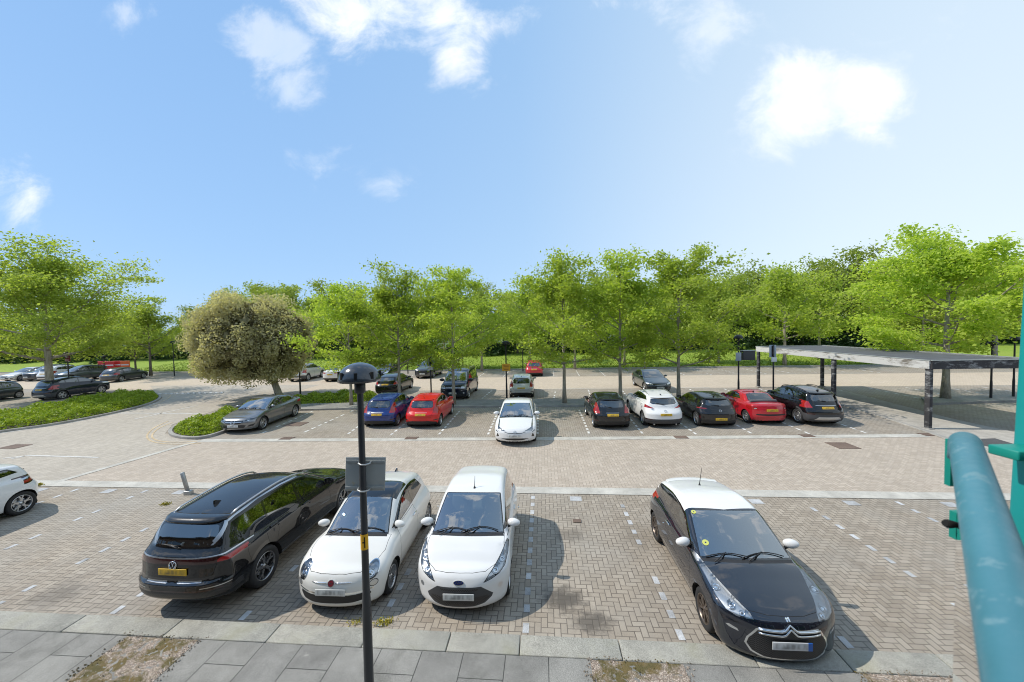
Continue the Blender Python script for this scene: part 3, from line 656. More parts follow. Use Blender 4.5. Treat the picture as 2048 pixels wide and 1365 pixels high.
# low planting in the kerbed beds
def point_in(poly, X, Y):
    c = np.zeros(len(X), bool); j = len(poly)-1
    for i in range(len(poly)):
        xi, yi = poly[i]; xj, yj = poly[j]
        with np.errstate(divide='ignore', invalid='ignore'): k = ((yi > Y) != (yj > Y)) & (X < (xj-xi)*(Y-yi)/(yj-yi)+xi)
        c ^= k; j = i
    return c
def bed(pts, n, label, seed, hmax=.5):
    ring = smooth_ring(pts, 2); slab3('planting_bed', M['earth'], ring, -.01, .09); strip('kerb', M['kerb_far'], ring, .16, -.01, .125, closed=True)
    rng = np.random.default_rng(seed); P = np.array(ring); lo, hi = P.min(0), P.max(0); m = n*4
    X = rng.uniform(lo[0], hi[0], m); Y = rng.uniform(lo[1], hi[1], m); k = point_in(ring, X, Y); X, Y = X[k], Y[k]
    d = np.full(len(X), 9.0)
    for a, b_ in zip(P, np.roll(P, -1, 0)):
        ab = b_-a; t_ = np.clip(((X-a[0])*ab[0]+(Y-a[1])*ab[1])/max(1e-9, ab@ab), 0, 1); d = np.minimum(d, np.hypot(X-a[0]-t_*ab[0], Y-a[1]-t_*ab[1]))
    H = hmax*np.clip((d-.12)/.55, 0, 1)**.6*(.70+.26*np.sin(X*2.1)*np.sin(Y*2.7+.6)+.18*np.sin(X*5.3+Y*4)+.14*np.sin(X*9.1-Y*7.3)); ok = d > .14; X, Y, H = X[ok][:n], Y[ok][:n], H[ok][:n]
    Z = .09+H*np.maximum(.05, rng.random(len(X))**.45)
    me = leaf_mesh('ground_cover', np.stack([X, Y, Z], 1), .115, rng, M['leaf_bed'], .5, .6); o = lot_obj('ground_cover', me); tag(o, label, 'ground cover', kind='stuff')
bed(pxs([(-70, 873), (0, 862), (102, 849), (205, 830), (287, 811), (318, 799), (322, 790), (300, 786), (215, 793), (140, 806), (60, 822), (-70, 842)], .1), 26000, 'clipped low green ground cover in the kerbed left bed', 3, .58)
bed(pxs([(447, 862.5), (404, 875), (362, 874), (338, 866), (345, 853), (385, 843), (450, 824), (520, 806), (585, 796), (700, 788), (757, 786), (760, 798), (737, 805), (668, 808), (598, 809), (560, 818), (505, 838)], .1), 22000, 'low yellow-green ground cover in the bed round the holm oak', 4, .5)
def tufts():
    rng = np.random.default_rng(2); n = 26000; X = rng.uniform(-55, 50, n); v0 = np.interp(X, [p[0] for p in fk], [p[1] for p in fk]); Y = v0+.1+rng.random(n)**2*16
    me = leaf_mesh('grass_tufts', np.stack([X, Y, .16+.02*(Y-v0)+rng.random(n)*.05+np.maximum(0, -X-22)*.010*np.minimum(1, (Y-v0)/9)], 1), .22, rng, leaf_mat('leaf_grass', (.12, .20, .014), (.24, .32, .03), .3), .1, .22)
    tag(lot_obj('grass_tufts', me), 'short bright grass of the field beyond the car park', 'grass', kind='stuff')
tufts()
# ================================================================ cars
def pchip(pts, n=600):
    """monotone cubic through the points, sampled densely: returns (xs, ys)"""
    p = np.array(sorted(pts), float); x, y = p[:, 0], p[:, 1]
    h = np.diff(x); dl = np.diff(y) / h; d = np.zeros(len(x))
    for i in range(1, len(x) - 1):
        if dl[i - 1] * dl[i] > 0:
            w1 = 2 * h[i] + h[i - 1]; w2 = h[i] + 2 * h[i - 1]
            d[i] = (w1 + w2) / (w1 / dl[i - 1] + w2 / dl[i])
    d[0] = dl[0]; d[-1] = dl[-1]
    xs = np.linspace(x[0], x[-1], n); k = np.clip(np.searchsorted(x, xs) - 1, 0, len(h) - 1)
    t = (xs - x[k]) / h[k]; t2 = t * t; t3 = t2 * t
    ys = (2*t3-3*t2+1)*y[k] + (t3-2*t2+t)*h[k]*d[k] + (-2*t3+3*t2)*y[k+1] + (t3-t2)*h[k]*d[k+1]
    return xs, ys
def smax(a, b, k):
    h = np.clip(0.5 + 0.5 * (a - b) / k, 0, 1); return b + (a - b) * h + k * h * (1 - h)
def in_poly(poly, p):
    x, y = p; c = False; n = len(poly); j = n - 1
    for i in range(n):
        xi, yi = poly[i]; xj, yj = poly[j]
        if (yi > y) != (yj > y) and x < (xj - xi) * (y - yi) / (yj - yi) + xi: c = not c
        j = i
    return c
def half_clip(poly, a, b, c):
    """part of the polygon where a*x + b*y <= c"""
    out = []; n = len(poly)
    for i in range(n):
        p, q = poly[i], poly[(i + 1) % n]; dp = a*p[0]+b*p[1]-c; dq = a*q[0]+b*q[1]-c
        if dp <= 0: out.append(p)
        if (dp < 0 < dq) or (dq < 0 < dp):
            t = dp / (dp - dq); out.append((p[0]+(q[0]-p[0])*t, p[1]+(q[1]-p[1])*t))
    return out
def inset(poly, d):
    """move every edge of a simple polygon inwards by d"""
    n = len(poly); A = sum(poly[i][0]*poly[(i+1)%n][1]-poly[(i+1)%n][0]*poly[i][1] for i in range(n)); s = 1 if A > 0 else -1
    out = []
    for i in range(n):
        p0, p1, p2 = (Vector(poly[i-1]).to_2d(), Vector(poly[i]).to_2d(), Vector(poly[(i+1) % n]).to_2d())
        a = (p1-p0); b = (p2-p1)
        if a.length < 1e-6 or b.length < 1e-6: out.append(tuple(p1)); continue
        a.normalize(); b.normalize()
        na = Vector((-a.y, a.x))*s; nb = Vector((-b.y, b.x))*s; m = na+nb
        if m.length < 0.3: out.append(tuple(p1+na*d)); continue
        m.normalize(); out.append(tuple(p1 + m*(d/max(0.35, m.dot(na)))))
    return out
def smooth_poly(poly, it=1):
    """corner cutting"""
    for _ in range(it):
        q = []; n = len(poly)
        for i in range(n):
            a, b = poly[i], poly[(i+1) % n]
            q.append((a[0]*.78+b[0]*.22, a[1]*.78+b[1]*.22)); q.append((a[0]*.22+b[0]*.78, a[1]*.22+b[1]*.78))
        poly = q
    return poly
def ellipse(cx, cy, rx, ry, n=16, a0=0.0):
    return [(cx + rx*math.cos(2*math.pi*k/n+a0), cy + ry*math.sin(2*math.pi*k/n+a0)) for k in range(n)]
def mirrored(poly): return list(poly) + [(-y, z) for (y, z) in reversed(poly)]

class Shell:
    """Analytic car body: front at x=0, tail at x=L, y to the car's right, z up. The lower body and the greenhouse are
    each bounded by a side profile, a plan outline and a cross-section; they are blended, meshed and cut into parts."""
    VIEW = {'side': (0, 2), 'front': (1, 2), 'rear': (1, 2), 'top': (0, 1)}
    def __init__(s, **k):
        d = dict(bowf=0.35, bowr=0.22, pf=2.6, pr=2.6, crown=0.09, crownr=0.07, bw=0.16, bwr=0.10, tum=0.30, zb=0.19, k1=0.07, k2=0.09, kg=0.10, kj=0.035,
                 flare=0.015, zbelt=None, ghin=0.07, side=None, plan=None, seg=(70, 44, 18), tumr=None)
        d.update(k); s.__dict__.update(d)
        W2 = s.W / 2
        s.xf = s.fo; s.xr = s.fo + s.WB
        s.ttop = pchip(s.top); s.troof = pchip(s.roof)
        g = np.gradient(s.troof[1], s.troof[0]); s.tslope = 1 / np.sqrt(1 + g*g)
        s.tnose = pchip(s.nose); s.ttail = pchip(s.tail)
        s.tside = pchip(s.side or [(0.1, .10), (0.2, .06), (0.33, .02), (0.5, 0.0), (0.62, 0.0), (0.8, .015), (0.95, .04), (1.1, .09), (1.4, .2)])
        s.tplan = pchip(s.plan or [(0, W2-.04), (s.fo, W2-.005), (s.L*.45, W2), (s.xr, W2-.01), (s.L, W2-.07)])
        gp = s.gplan if hasattr(s, 'gplan') else [(0, W2-s.ghin-.06), (s.L*.3, W2-s.ghin-.01), (s.L*.5, W2-s.ghin), (s.L*.8, W2-s.ghin-.03), (s.L, W2-s.ghin-.13)]
        s.tgh = pchip(gp)
    def f(s, tab, x): return np.interp(x, tab[0], tab[1])
    def ghw(s, x, z): return float(s.f(s.tgh, x)) - s.tum * max(0, z - s.zbelt)
    def roofz(s, x): return float(s.f(s.troof, x))
    def F(s, P):
        x, y, z = P[:, 0], np.abs(P[:, 1]), P[:, 2]; W2 = s.W/2; yn = np.clip(y/W2, 0, 1.3)
        g1 = z - (s.f(s.ttop, x) - s.crown*y*y)
        g2 = s.zb - z
        fl = s.flare*(np.exp(-((x-s.xf)/.40)**2) + np.exp(-((x-s.xr)/.40)**2))*np.clip((.95-z)/.3, 0, 1)
        g3 = y - (s.f(s.tplan, x) + fl - s.f(s.tside, z))
        g4 = (s.f(s.tnose, z) + s.bowf*yn**s.pf) - x
        g5 = x - (s.L - s.f(s.ttail, z) - s.bowr*yn**s.pr)
        lo = smax(smax(g1, g3, s.k1), smax(g4, g5, .05), s.k2); lo = smax(lo, g2, .06)
        mid = np.clip((x - s.L*.42)/(s.L*.25), 0, 1)
        xe = x - s.bw*y*y*(1-mid) + s.bwr*y*y*mid
        sl = np.interp(xe, s.troof[0], s.tslope)
        h1 = (z - (s.f(s.troof, xe) - s.crownr*y*y))*sl
        h2 = (y - (s.f(s.tgh, x) - s.tum*np.clip(z - s.zbelt, -.1, 2)))*.96
        gh = smax(smax(h1, h2, s.kg), .35 - z, .05); gh = smax(smax(gh, g5, .06), g4 + .02, .06)
        h = np.clip(.5 + .5*(gh-lo)/s.kj, 0, 1)
        return gh + (lo-gh)*h - s.kj*h*(1-h)
    def N(s, P):
        e = 2e-3; G_ = np.stack([s.F(P+np.array(v)*e) - s.F(P-np.array(v)*e) for v in ((1,0,0),(0,1,0),(0,0,1))], 1)
        return G_/np.maximum(1e-9, np.linalg.norm(G_, axis=1))[:, None]
    def solve(s, O, D, tmax=3.0, it=26):
        lo = np.zeros(len(O)); hi = np.full(len(O), tmax)
        for _ in range(it):
            m = (lo+hi)/2; neg = s.F(O + D*m[:, None]) < 0
            lo = np.where(neg, m, lo); hi = np.where(neg, hi, m)
        return O + D*((lo+hi)/2)[:, None]
    def at(s, kind, a, b):
        """surface point and normal: 'front' (y,z), 'rear' (y,z), 'side' (x,z), 'top' (x,y)"""
        if kind == 'front': O, D = (min(1.0, s.L*.3), a, b), (-1, 0, 0)
        elif kind == 'rear': O, D = (s.L-1.1, a, b), (1, 0, 0)
        elif kind == 'side': O, D = (a, .2, b), (0, 1, 0)
        else: O, D = (a, b, .6), (0, 0, 1)
        p = s.solve(np.array([O], float), np.array([D], float)); return Vector(p[0]), Vector(s.N(p)[0])
    def grid(s):
        nx, nphi, nc = s.seg; zc = .56; x0, x1 = .62, s.L - .62
        ph = np.linspace(-math.pi/2, math.pi/2, nphi+1)
        O, D = [], []
        for th in np.linspace(0, 1, nc+1)[:-1]:
            a = th*math.pi/2
            for q in ph: O.append((x0, 0, zc)); D.append((-math.cos(a), math.sin(a)*math.cos(q), math.sin(a)*math.sin(q)))
        for x in np.linspace(x0, x1, nx+1):
            for q in ph: O.append((x, 0, zc)); D.append((0, math.cos(q), math.sin(q)))
        for th in np.linspace(1, 0, nc+1)[1:]:
            a = th*math.pi/2
            for q in ph: O.append((x1, 0, zc)); D.append((math.cos(a), math.sin(a)*math.cos(q), math.sin(a)*math.sin(q)))
        P = s.solve(np.array(O, float), np.array(D, float)); P[:, 1] = np.maximum(P[:, 1], 0)
        m = nphi+1; rows = len(P)//m; faces = []
        for i in range(rows-1):
            for k in range(nphi): faces.append(P[[i*m+k, (i+1)*m+k, (i+1)*m+k+1, i*m+k+1]])
        s.faces = faces; s.tags = ['body']*len(faces); s._upd()
    def _upd(s, since=0):
        cen = np.array([f.mean(0) for f in s.faces[since:]]); nor = s.N(cen) if len(cen) else np.zeros((0, 3))
        if since == 0: s.cen, s.nor = cen, nor
        else: s.cen = np.vstack([s.cen[:since], cen]); s.nor = np.vstack([s.nor[:since], nor])
    def cut(s, tag_, view, poly, cond=None, only=None):
        """cut the shell along a polygon seen in a view and tag what lies inside"""
        i0, i1 = s.VIEW[view]; pl = np.array(poly, float); mn, mx = pl.min(0)-1e-6, pl.max(0)+1e-6
        nz = s.nor
        base = {'side': nz[:, 1] > .25, 'front': (nz[:, 0] < -.03) & (s.cen[:, 0] < s.L*.42), 'rear': (nz[:, 0] > .06) & (s.cen[:, 0] > s.L*.6), 'top': nz[:, 2] > .10}[view]
        if cond is not None: base = base & cond(s.cen, s.nor)
        idx = [i for i in np.nonzero(base)[0] if only is None or s.tags[i] in only]
        if not idx: return
        f2 = [s.faces[i][:, (i0, i1)] for i in idx]
        lo = np.array([q.min(0) for q in f2]); hi = np.array([q.max(0) for q in f2])
        sel = [i for i, a, b in zip(idx, lo, hi) if a[0] <= mx[0] and b[0] >= mn[0] and a[1] <= mx[1] and b[1] >= mn[1]]
        newf, newt, drop = [], [], []
        n = len(poly)
        for i in sel:
            pieces = [s.faces[i]]
            for e in range(n):
                a, b = pl[e], pl[(e+1) % n]
                elo, ehi = np.minimum(a, b)-1e-4, np.maximum(a, b)+1e-4
                nrm = np.array((-(b-a)[1], (b-a)[0])); ln = np.hypot(*nrm)
                if ln < 1e-7: continue
                nrm /= ln; out = []
                for pc in pieces:
                    q = pc[:, (i0, i1)]; qa, qb = q.min(0), q.max(0)
                    if qa[0] > ehi[0] or qb[0] < elo[0] or qa[1] > ehi[1] or qb[1] < elo[1]: out.append(pc); continue
                    d = (q - a) @ nrm
                    if d.max() < 1e-6 or d.min() > -1e-6: out.append(pc); continue
                    A, B = [], []; m = len(pc)
                    for j in range(m):
                        dj, dk = d[j], d[(j+1) % m]; p0, p1 = pc[j], pc[(j+1) % m]
                        if dj <= 0: A.append(p0)
                        if dj >= 0: B.append(p0)
                        if dj*dk < 0:
                            c = p0 + (p1-p0)*(dj/(dj-dk)); A.append(c); B.append(c)
                    if len(A) > 2: out.append(np.array(A))
                    if len(B) > 2: out.append(np.array(B))
                pieces = out
            if len(pieces) == 1:
                c = pieces[0].mean(0)
                if in_poly(poly, (c[i0], c[i1])): s.tags[i] = tag_
            else:
                drop.append(i)
                for pc in pieces:
                    c = pc.mean(0); newf.append(pc); newt.append(tag_ if in_poly(poly, (c[i0], c[i1])) else s.tags[i])
        if drop:
            ds = set(drop); keep = [i for i in range(len(s.faces)) if i not in ds]
            s.faces = [s.faces[i] for i in keep]; s.tags = [s.tags[i] for i in keep]; s.cen = s.cen[keep]; s.nor = s.nor[keep]
            m = len(s.faces); s.faces += newf; s.tags += newt; s._upd(m)
    def part(s, name, tags, mats, slot=None, side=0, off=0.0, flip=False, walls=0.0):
        """one mesh from the faces with these tags; side 0: both halves, +1 right, -1 left"""
        fs = [(f, t) for f, t in zip(s.faces, s.tags) if t in tags]
        if not fs: return None
        key = {}; vs = []; faces = []; mi = []
        for f, t in fs:
            ids = []
            for p in f:
                k = (round(p[0], 5), round(p[1], 5), round(p[2], 5))
                if k not in key: key[k] = len(vs); vs.append(k)
                if not ids or ids[-1] != key[k]: ids.append(key[k])
            if ids[0] == ids[-1]: ids.pop()
            if len(set(ids)) > 2: faces.append(ids); mi.append(slot[t] if slot else 0)
        V = np.array(vs, float); Nn = s.N(V); V = V + Nn*off; nv = len(V); wallf = []
        if walls:
            cnt = {}
            for f in faces:
                for a, b in zip(f, f[1:]+f[:1]): cnt[(a, b)] = 1
            edge = [e for e in cnt if (e[1], e[0]) not in cnt]
            V = np.vstack([V, V + Nn*walls]); Nn = np.vstack([Nn, Nn])
            wallf = [(a, b, b+nv, a+nv) for a, b in edge]
        VV, NN, FF, MM = [], [], [], []
        for sg in ((1, -1) if side == 0 else (side,)):
            o = sum(len(q) for q in VV); mul = np.array((1, sg, 1.0))
            VV.append(V*mul); NN.append(Nn*mul*(-1 if flip else 1))
            for f, m_ in list(zip(faces, mi)) + [(w, 0) for w in wallf]:
                q = [i+o for i in f]
                # grid faces wind inwards for y >= 0 as laid out; turn them so that normals point out
                FF.append(q if (sg < 0) != flip else q[::-1]); MM.append(m_)
        VV = np.vstack(VV); NN = np.vstack(NN); VV[:, 0] -= s.L/2
        me = mesh_from(name, VV, FF, mats, MM, True)
        try: me.normals_split_custom_set_from_vertices([tuple(n) for n in NN])
        except Exception: pass
        return me

# ---------------------------------------------------------------- wheels (outer face towards +y)
WHEELS = {}
def wheel_meshes(r, w, style, rr=None, mat='rim_silver'):
    key = (r, w, style, rr, mat)
    if key in WHEELS: return WHEELS[key]
    rr = rr or r*.70; A = Matrix.Rotation(R(-90), 4, 'X')
    b = MB(); h = w/2
    b.lathe([(rr, -h*.8), (rr+.02, -h*.95), (r-.035, -h), (r-.008, -h*.86), (r, -h*.5), (r, h*.5), (r-.008, h*.86), (r-.035, h), (rr+.02, h*.97), (rr-.002, h*.86)], 36, A)
    tyre = b.mesh('tyre', [M['tyre']])
    b = MB()
    b.lathe([(rr, h*.86), (rr-.006, h*.93), (rr-.016, h*.90), (rr-.02, h*.5), (rr-.03, -h*.8)], 36, A)
    b.lathe([(rr-.03, -h*.1), (.001, -h*.1)], 36, A, 1); b.lathe([(rr*.62, h*.02), (.05, h*.02)], 24, A, 2)
    b.lathe([(.001, h*.80), (.030, h*.80), (.034, h*.72), (.075, h*.55), (.08, h*.1)], 16, A)
    def spoke(a, r0, w0, r1, w1, tw=0.0, lo=h*.30, hi=h*.74):
        c, sn = math.cos(a), math.sin(a); c1, s1 = math.cos(a+tw), math.sin(a+tw)
        P = [(r0*c+w0*sn, r0*sn-w0*c), (r1*c1+w1*s1, r1*s1-w1*c1), (r1*c1-w1*s1, r1*s1+w1*c1), (r0*c-w0*sn, r0*sn+w0*c)]
        b.prism(P, lo, hi, A)
    ro = rr-.008
    if style == 'multi':
        for k in range(20): spoke(k*math.pi/10, .06, .006, ro, .011)
    elif style == 'five':
        for k in range(5): spoke(k*2*math.pi/5+.3, .05, .030, ro, .045)
    elif style == 'double':
        for k in range(5):
            a = k*2*math.pi/5
            spoke(a-.16, .05, .014, ro, .020, -.06); spoke(a+.16, .05, .014, ro, .020, .06)
    elif style == 'ten':
        for k in range(10): spoke(k*math.pi/5, .05, .014, ro, .022)
    elif style == 'twist':
        for k in range(5):
            a = k*2*math.pi/5
            spoke(a, .05, .03, rr*.55, .022, .02); spoke(a+.02, rr*.5, .016, ro, .018, .26); spoke(a+.02, rr*.5, .014, ro, .016, -.20)
    elif style == 'seven':
        for k in range(7): spoke(k*2*math.pi/7, .05, .018, ro, .032)
    rim = b.mesh('rim', [M[mat], M['well'], M['satin']])
    WHEELS[key] = (tyre, rim); return WHEELS[key]

# ---------------------------------------------------------------- a car model: body shell cut into parts, plus fittings
def frame_m(p, n, up=(0, 0, 1), L=0.0):
    """matrix with x along the normal, z as near up as possible"""
    n = Vector(n).normalized(); u = Vector(up); u = (u - n*u.dot(n)).normalized(); r = u.cross(n)
    return Matrix(((n.x, r.x, u.x, p[0]-L/2), (n.y, r.y, u.y, p[1]), (n.z, r.z, u.z, p[2]), (0, 0, 0, 1)))
class Model: pass
def car_model(sp):
    """returns a list of (name, mesh, matrix, material key or None, parent index) in the car's own space"""
    s = Shell(**{k: v for k, v in sp.items()}); s.zbelt = sp['zbelt']; L, W2 = s.L, s.W/2
    s.grid(); ra = s.r + sp.get('arch', .05); zr = s.r
    P = []   # parts
    def add(name, me, mx=None, par=None, paint=False):
        if me is None: return None
        P.append((name, me, mx, par, paint)); return len(P)-1
    # ---- cladding, sills, arches
    if 'clad' in sp:
        cz, cw, cm = sp['clad']
        if cz: s.cut(cm, 'side', [(s.xf, .1), (s.xr, .1), (s.xr, cz), (s.xf, cz)])
        for xw in (s.xf, s.xr): s.cut(cm, 'side', ellipse(xw, zr, ra+cw, ra+cw, 24), lambda c, n: c[:, 1] > .3)
    for (tg, view, poly) in sp.get('early', []): s.cut(tg, view, poly)
    # ---- doors, bonnet, tailgate
    dlo = sp['dlo']; bwx = s.bw*.36
    zt = lambda x: s.roofz(x-bwx) - dlo['dt']
    a0, a1, c1, c0 = dlo['a0'], dlo['a1'], dlo['c1'], dlo['c0']
    nd = len(sp.get('doors', []))
    if sp.get('gaps', True):
        for k, (xa, xb, xa2, xb2) in enumerate(sp.get('doors', [])):
            zs = sp.get('sill', .30); bz = s.zbelt+.02
            poly = [(xa, zs+.03), (xa+.04, zs), (xb2-.04, zs), (xb2, zs+.03), (xb, bz-.3), (xb, bz), (xa2, bz), (xa, bz-.25)]
            far = [q for q in poly]
            s.cut('gap', 'side', far, lambda c, n: n[:, 1] > .5); s.cut('door%d' % k, 'side', inset(far, .007), lambda c, n: n[:, 1] > .5)
        if 'bonnet' in sp:
            bp = sp['bonnet']; s.cut('gap', 'top', bp, lambda c, n: c[:, 0] < L*.4); s.cut('bonnet', 'top', inset(bp, .007), lambda c, n: c[:, 0] < L*.4)
            # close the gap left along the centre line
            yb = [q for q in bp if abs(q[1]) < 1e-6]
            s.cut('bonnet', 'top', [(min(q[0] for q in yb)+.007, -.01), (max(q[0] for q in yb)-.007, -.01), (max(q[0] for q in yb)-.007, .02), (min(q[0] for q in yb)+.007, .02)], lambda c, n: c[:, 0] < L*.4)
        if 'tailgate' in sp:
            tp = sp['tailgate']; zl = min(q[1] for q in tp)
            s.cut('gap', 'rear', tp); s.cut('tailgate', 'rear', inset(tp, .008))
            s.cut('tailgate', 'rear', [(-.01, zl+.008), (.02, zl+.008), (.02, max(q[1] for q in tp)), (-.01, max(q[1] for q in tp))], None, ('gap', 'body'))
    # ---- side windows
    nb = 10; top_pts = [(a1+(c1-a1)*k/nb, zt(a1+(c1-a1)*k/nb)) for k in range(nb+1)]
    bot = [c0] + [(c0[0]+(a0[0]-c0[0])*k/4, c0[1]+(a0[1]-c0[1])*k/4 - dlo.get('sag', 0)*math.sin(math.pi*k/4)) for k in range(1, 4)] + [a0]
    poly = top_pts + dlo.get('rearpts', []) + bot
    sidecond = lambda c, n: (n[:, 1] > .35) & (c[:, 2] > a0[1]-.12)
    s.cut(dlo.get('frame', 'gloss_black'), 'side', inset(poly, -.018), sidecond)
    xs = [-9] + list(dlo['pillars']) + [9]; npane = 0; pw = dlo.get('pw', .035); ln = dlo.get('lean', 0.0)
    for i in range(len(xs)-1):
        q = inset(poly, .012)
        if i > 0: q = half_clip(q, -1, -ln, -(xs[i]+pw+ln*s.zbelt))
        if i < len(xs)-2: q = half_clip(q, 1, ln, xs[i+1]-pw+ln*s.zbelt)
        if len(q) > 2: s.cut('sw%d' % npane, 'side', q, sidecond); npane += 1
    # ---- windscreen and rear window
    x0, x1 = sp['ws']; yB = s.ghw(x0, s.roofz(x0)) - sp.get('wsb', .05); yT = s.ghw(x1+bwx, s.roofz(x1)) - sp.get('wsin', .085)
    ys = [yB*k/6 for k in range(7)]; yt = [yT*k/6 for k in range(7)]
    wpoly = lambda a, b, e: [(x0-a+s.bw*y*y, min(y, yB+e)) for y in [-.05]+ys[1:-1]+[yB+e]] + [(x1+b+s.bw*y*y*.8, y) for y in ([yT+e]+yt[1:-1][::-1]+[-.05])]
    s.cut('trim', 'top', wpoly(sp.get('cowl', .07), -.2, .01), lambda c, n: (n[:, 2] > .2))
    s.cut('gloss_black', 'top', wpoly(.0, .0, .012), lambda c, n: (n[:, 2] > .2))
    s.cut('ws', 'top', wpoly(-.035, -.022, -.012), lambda c, n: (n[:, 2] > .2))
    if 'rw' in sp:
        s.cut('gloss_black', sp.get('rwview', 'rear'), sp['rw'], lambda c, n: c[:, 0] > L*.6); s.cut('rw', sp.get('rwview', 'rear'), inset(sp['rw'], .022), lambda c, n: c[:, 0] > L*.6)
        if sp.get('rwview', 'rear') == 'rear':
            z0, z1 = min(q[1] for q in sp['rw']), max(q[1] for q in sp['rw'])
            s.cut('rw', 'rear', [(-.02, z0+.022), (.04, z0+.022), (.04, z1-.022), (-.02, z1-.022)], lambda c, n: c[:, 0] > L*.6, ('gloss_black',))
    if 'roofcut' in sp:
        tg, poly = sp['roofcut']
        s.cut(tg, 'top', poly, lambda c, n: (c[:, 2] > s.zbelt+.12), ('body', 'gap', 'tailgate'))
    for (tg, view, poly) in sp.get('cuts', []):
        s.cut(tg, view, poly)
    # ---- wheel openings
    for xw in (s.xf, s.xr):
        s.cut('hole', 'side', ellipse(xw, zr, ra, ra, 32), lambda c, n: c[:, 1] > .35)
    # underside
    for i in range(len(s.faces)):
        if s.tags[i] in ('body', 'clad') and s.nor[i][2] < -.75: s.tags[i] = 'trim'
    # ---- make the parts
    detail = sp.get('detail', 1)
    inb = ['body', 'gap', 'trim', 'cladding', 'gloss_black', 'chrome', 'mesh', 'satin', 'red_lens', 'red_dark']
    used = [t for t in inb if t in set(s.tags)]
    slot = {t: i for i, t in enumerate(used)}
    add('body', s.part('body', set(used), [M['trim'] if t == 'body' else M[t] for t in used], slot), paint=True)
    for k in range(nd):
        for sd in (1, -1): add('door', s.part('door', {'door%d' % k}, [M['trim']], None, sd), paint=True)
    add('bonnet', s.part('bonnet', {'bonnet'}, [M['trim']]), paint=True)
    add('tailgate', s.part('tailgate', {'tailgate'}, [M['trim']]), paint=True)
    add('roof', s.part('roof', {'roof'}, [M['trim']]), paint='roof')
    add('roof_glass', s.part('roof_glass', {'roofglass'}, [M['gloss_black']]))
    far = detail == 0
    gl = M['glass_far'] if far else M['glass']; gr = M['glass_far'] if far else M[sp.get('rearglass', 'glass')]
    add('windscreen', s.part('windscreen', {'ws'}, [M['glass_far'] if far else M['glass_clear']]))
    add('rear_window', s.part('rear_window', {'rw'}, [gr]))
    for k in range(npane):
        for sd in (1, -1): add('side_window', s.part('side_window', {'sw%d' % k}, [gr if (k >= sp.get('dark_from', 9)) else gl], None, sd))
    lamps = {'hl': ('headlight', 'lens'), 'fog': ('fog_light', 'reflector'), 'tl': ('tail_light', 'red_lens'), 'tlc': ('tail_light', 'red_dark'), 'drl': ('daytime_light', 'reflector')}
    for tg, (nm, mk) in lamps.items():
        for sd in (1, -1):
            me = s.part(nm, {tg}, [M[sp.get(tg+'_mat', mk) if not (far and mk == 'lens') else 'reflector']], None, sd)
            i = add(nm, me)
            if me and tg == 'hl' and not far:
                add('reflector', s.part('reflector', {tg}, [M[sp.get('reflector', 'reflector')]], None, sd, off=-.045, walls=.043), par=i)
                b = MB()
                for (by, bz, br) in sp.get('bulbs', []):
                    p, n = s.at('front', by, bz); p = p - n*.035; p.y *= sd; n.y *= sd
                    A = frame_m(p, n, L=L) @ Matrix.Rotation(R(90), 4, 'Y')
                    b.lathe([(br*1.15, -.015), (br*1.15, .004), (br*.95, .006), (br*.9, -.004), (br*.45, .012), (.001, .02)], 16, A)
                if b.v: add('bulb', b.mesh('bulb', [M['chrome']]), par=i)
    add('grille', s.part('grille', {'grille'}, [M[sp.get('grille_mat', 'mesh')]]))
    add('lower_grille', s.part('lower_grille', {'lgrille'}, [M[sp.get('lgrille_mat', 'mesh')]]))
    for tg, nm, mk in sp.get('extra_parts', []):
        for sd in (1, -1): add(nm, s.part(nm, {tg}, [M[mk]], None, sd))
    # wheel arch liners
    for xw in (s.xf, s.xr):
        for sg in (1, -1):
            b = MB(); ang = [R(-25 + 230*k/20) for k in range(21)]; vs = []
            for a in ang:
                x, z = xw+ra*math.cos(a), zr+ra*math.sin(a)
                if z > .24: y = s.at('side', x, z)[0].y - .006
                else: y = W2-.09
                vs += [(x-L/2, sg*y, z), (x-L/2, sg*(W2-.42), z)]
            b.add(vs, [(2*k, 2*k+1, 2*k+3, 2*k+2) for k in range(20)], 0, True)
            b.add([(xw-L/2+ra*math.cos(a), sg*(W2-.42), zr+ra*math.sin(a)) for a in ang], [tuple(range(21))])
            add('wheel_arch_liner', b.mesh('wheel_arch_liner', [M['well']]))
    # cabin
    if not far:
        shell_tags = {t for t in set(s.tags) if not (t.startswith('sw') or t in ('ws', 'rw', 'hl', 'hole', 'roofglass'))}
        keep_tags = list(s.tags)
        for i, t in enumerate(s.tags):
            if t in shell_tags and s.cen[i][2] < .42: s.tags[i] = 'low_' + t
        add('cabin_lining', s.part('cabin_lining', shell_tags, [M['interior']], None, 0, -.022, True)); s.tags = keep_tags
        b = MB(); xd = x0+.22; zd = s.zbelt-.06
        b.rbox((xd-L/2, 0, zd-.22), (.55, s.W-.34, .46), .09); b.box((L*.52-L/2, 0, .30), (L*.62, s.W-.3, .06)); b.rbox((xd+.16-L/2, .36, zd+.02), (.22, .36, .09), .03)
        add('dashboard', b.mesh('dashboard', [M[sp.get('dash_mat', 'dash')]]))
        xs_ = sp.get('seatx', x0+1.05)
        for sg in (1, -1):
            b = MB(); T = Matrix.Rotation(R(16), 4, 'Y')
            b.rbox((xs_-L/2, sg*.36, .52), (.50, .48, .16), .06); b.rbox((xs_+.30-L/2, sg*.36, .82), (.13, .46, .62), .055, 0, T); b.rbox((xs_+.41-L/2, sg*.36, 1.20), (.09, .26, .18), .04, 0, T)
            add('seat', b.mesh('seat', [M['seat_light']]))
        b = MB(); T = Matrix.Rotation(R(18), 4, 'Y'); xb = min(xs_+.95, s.xr-.05)
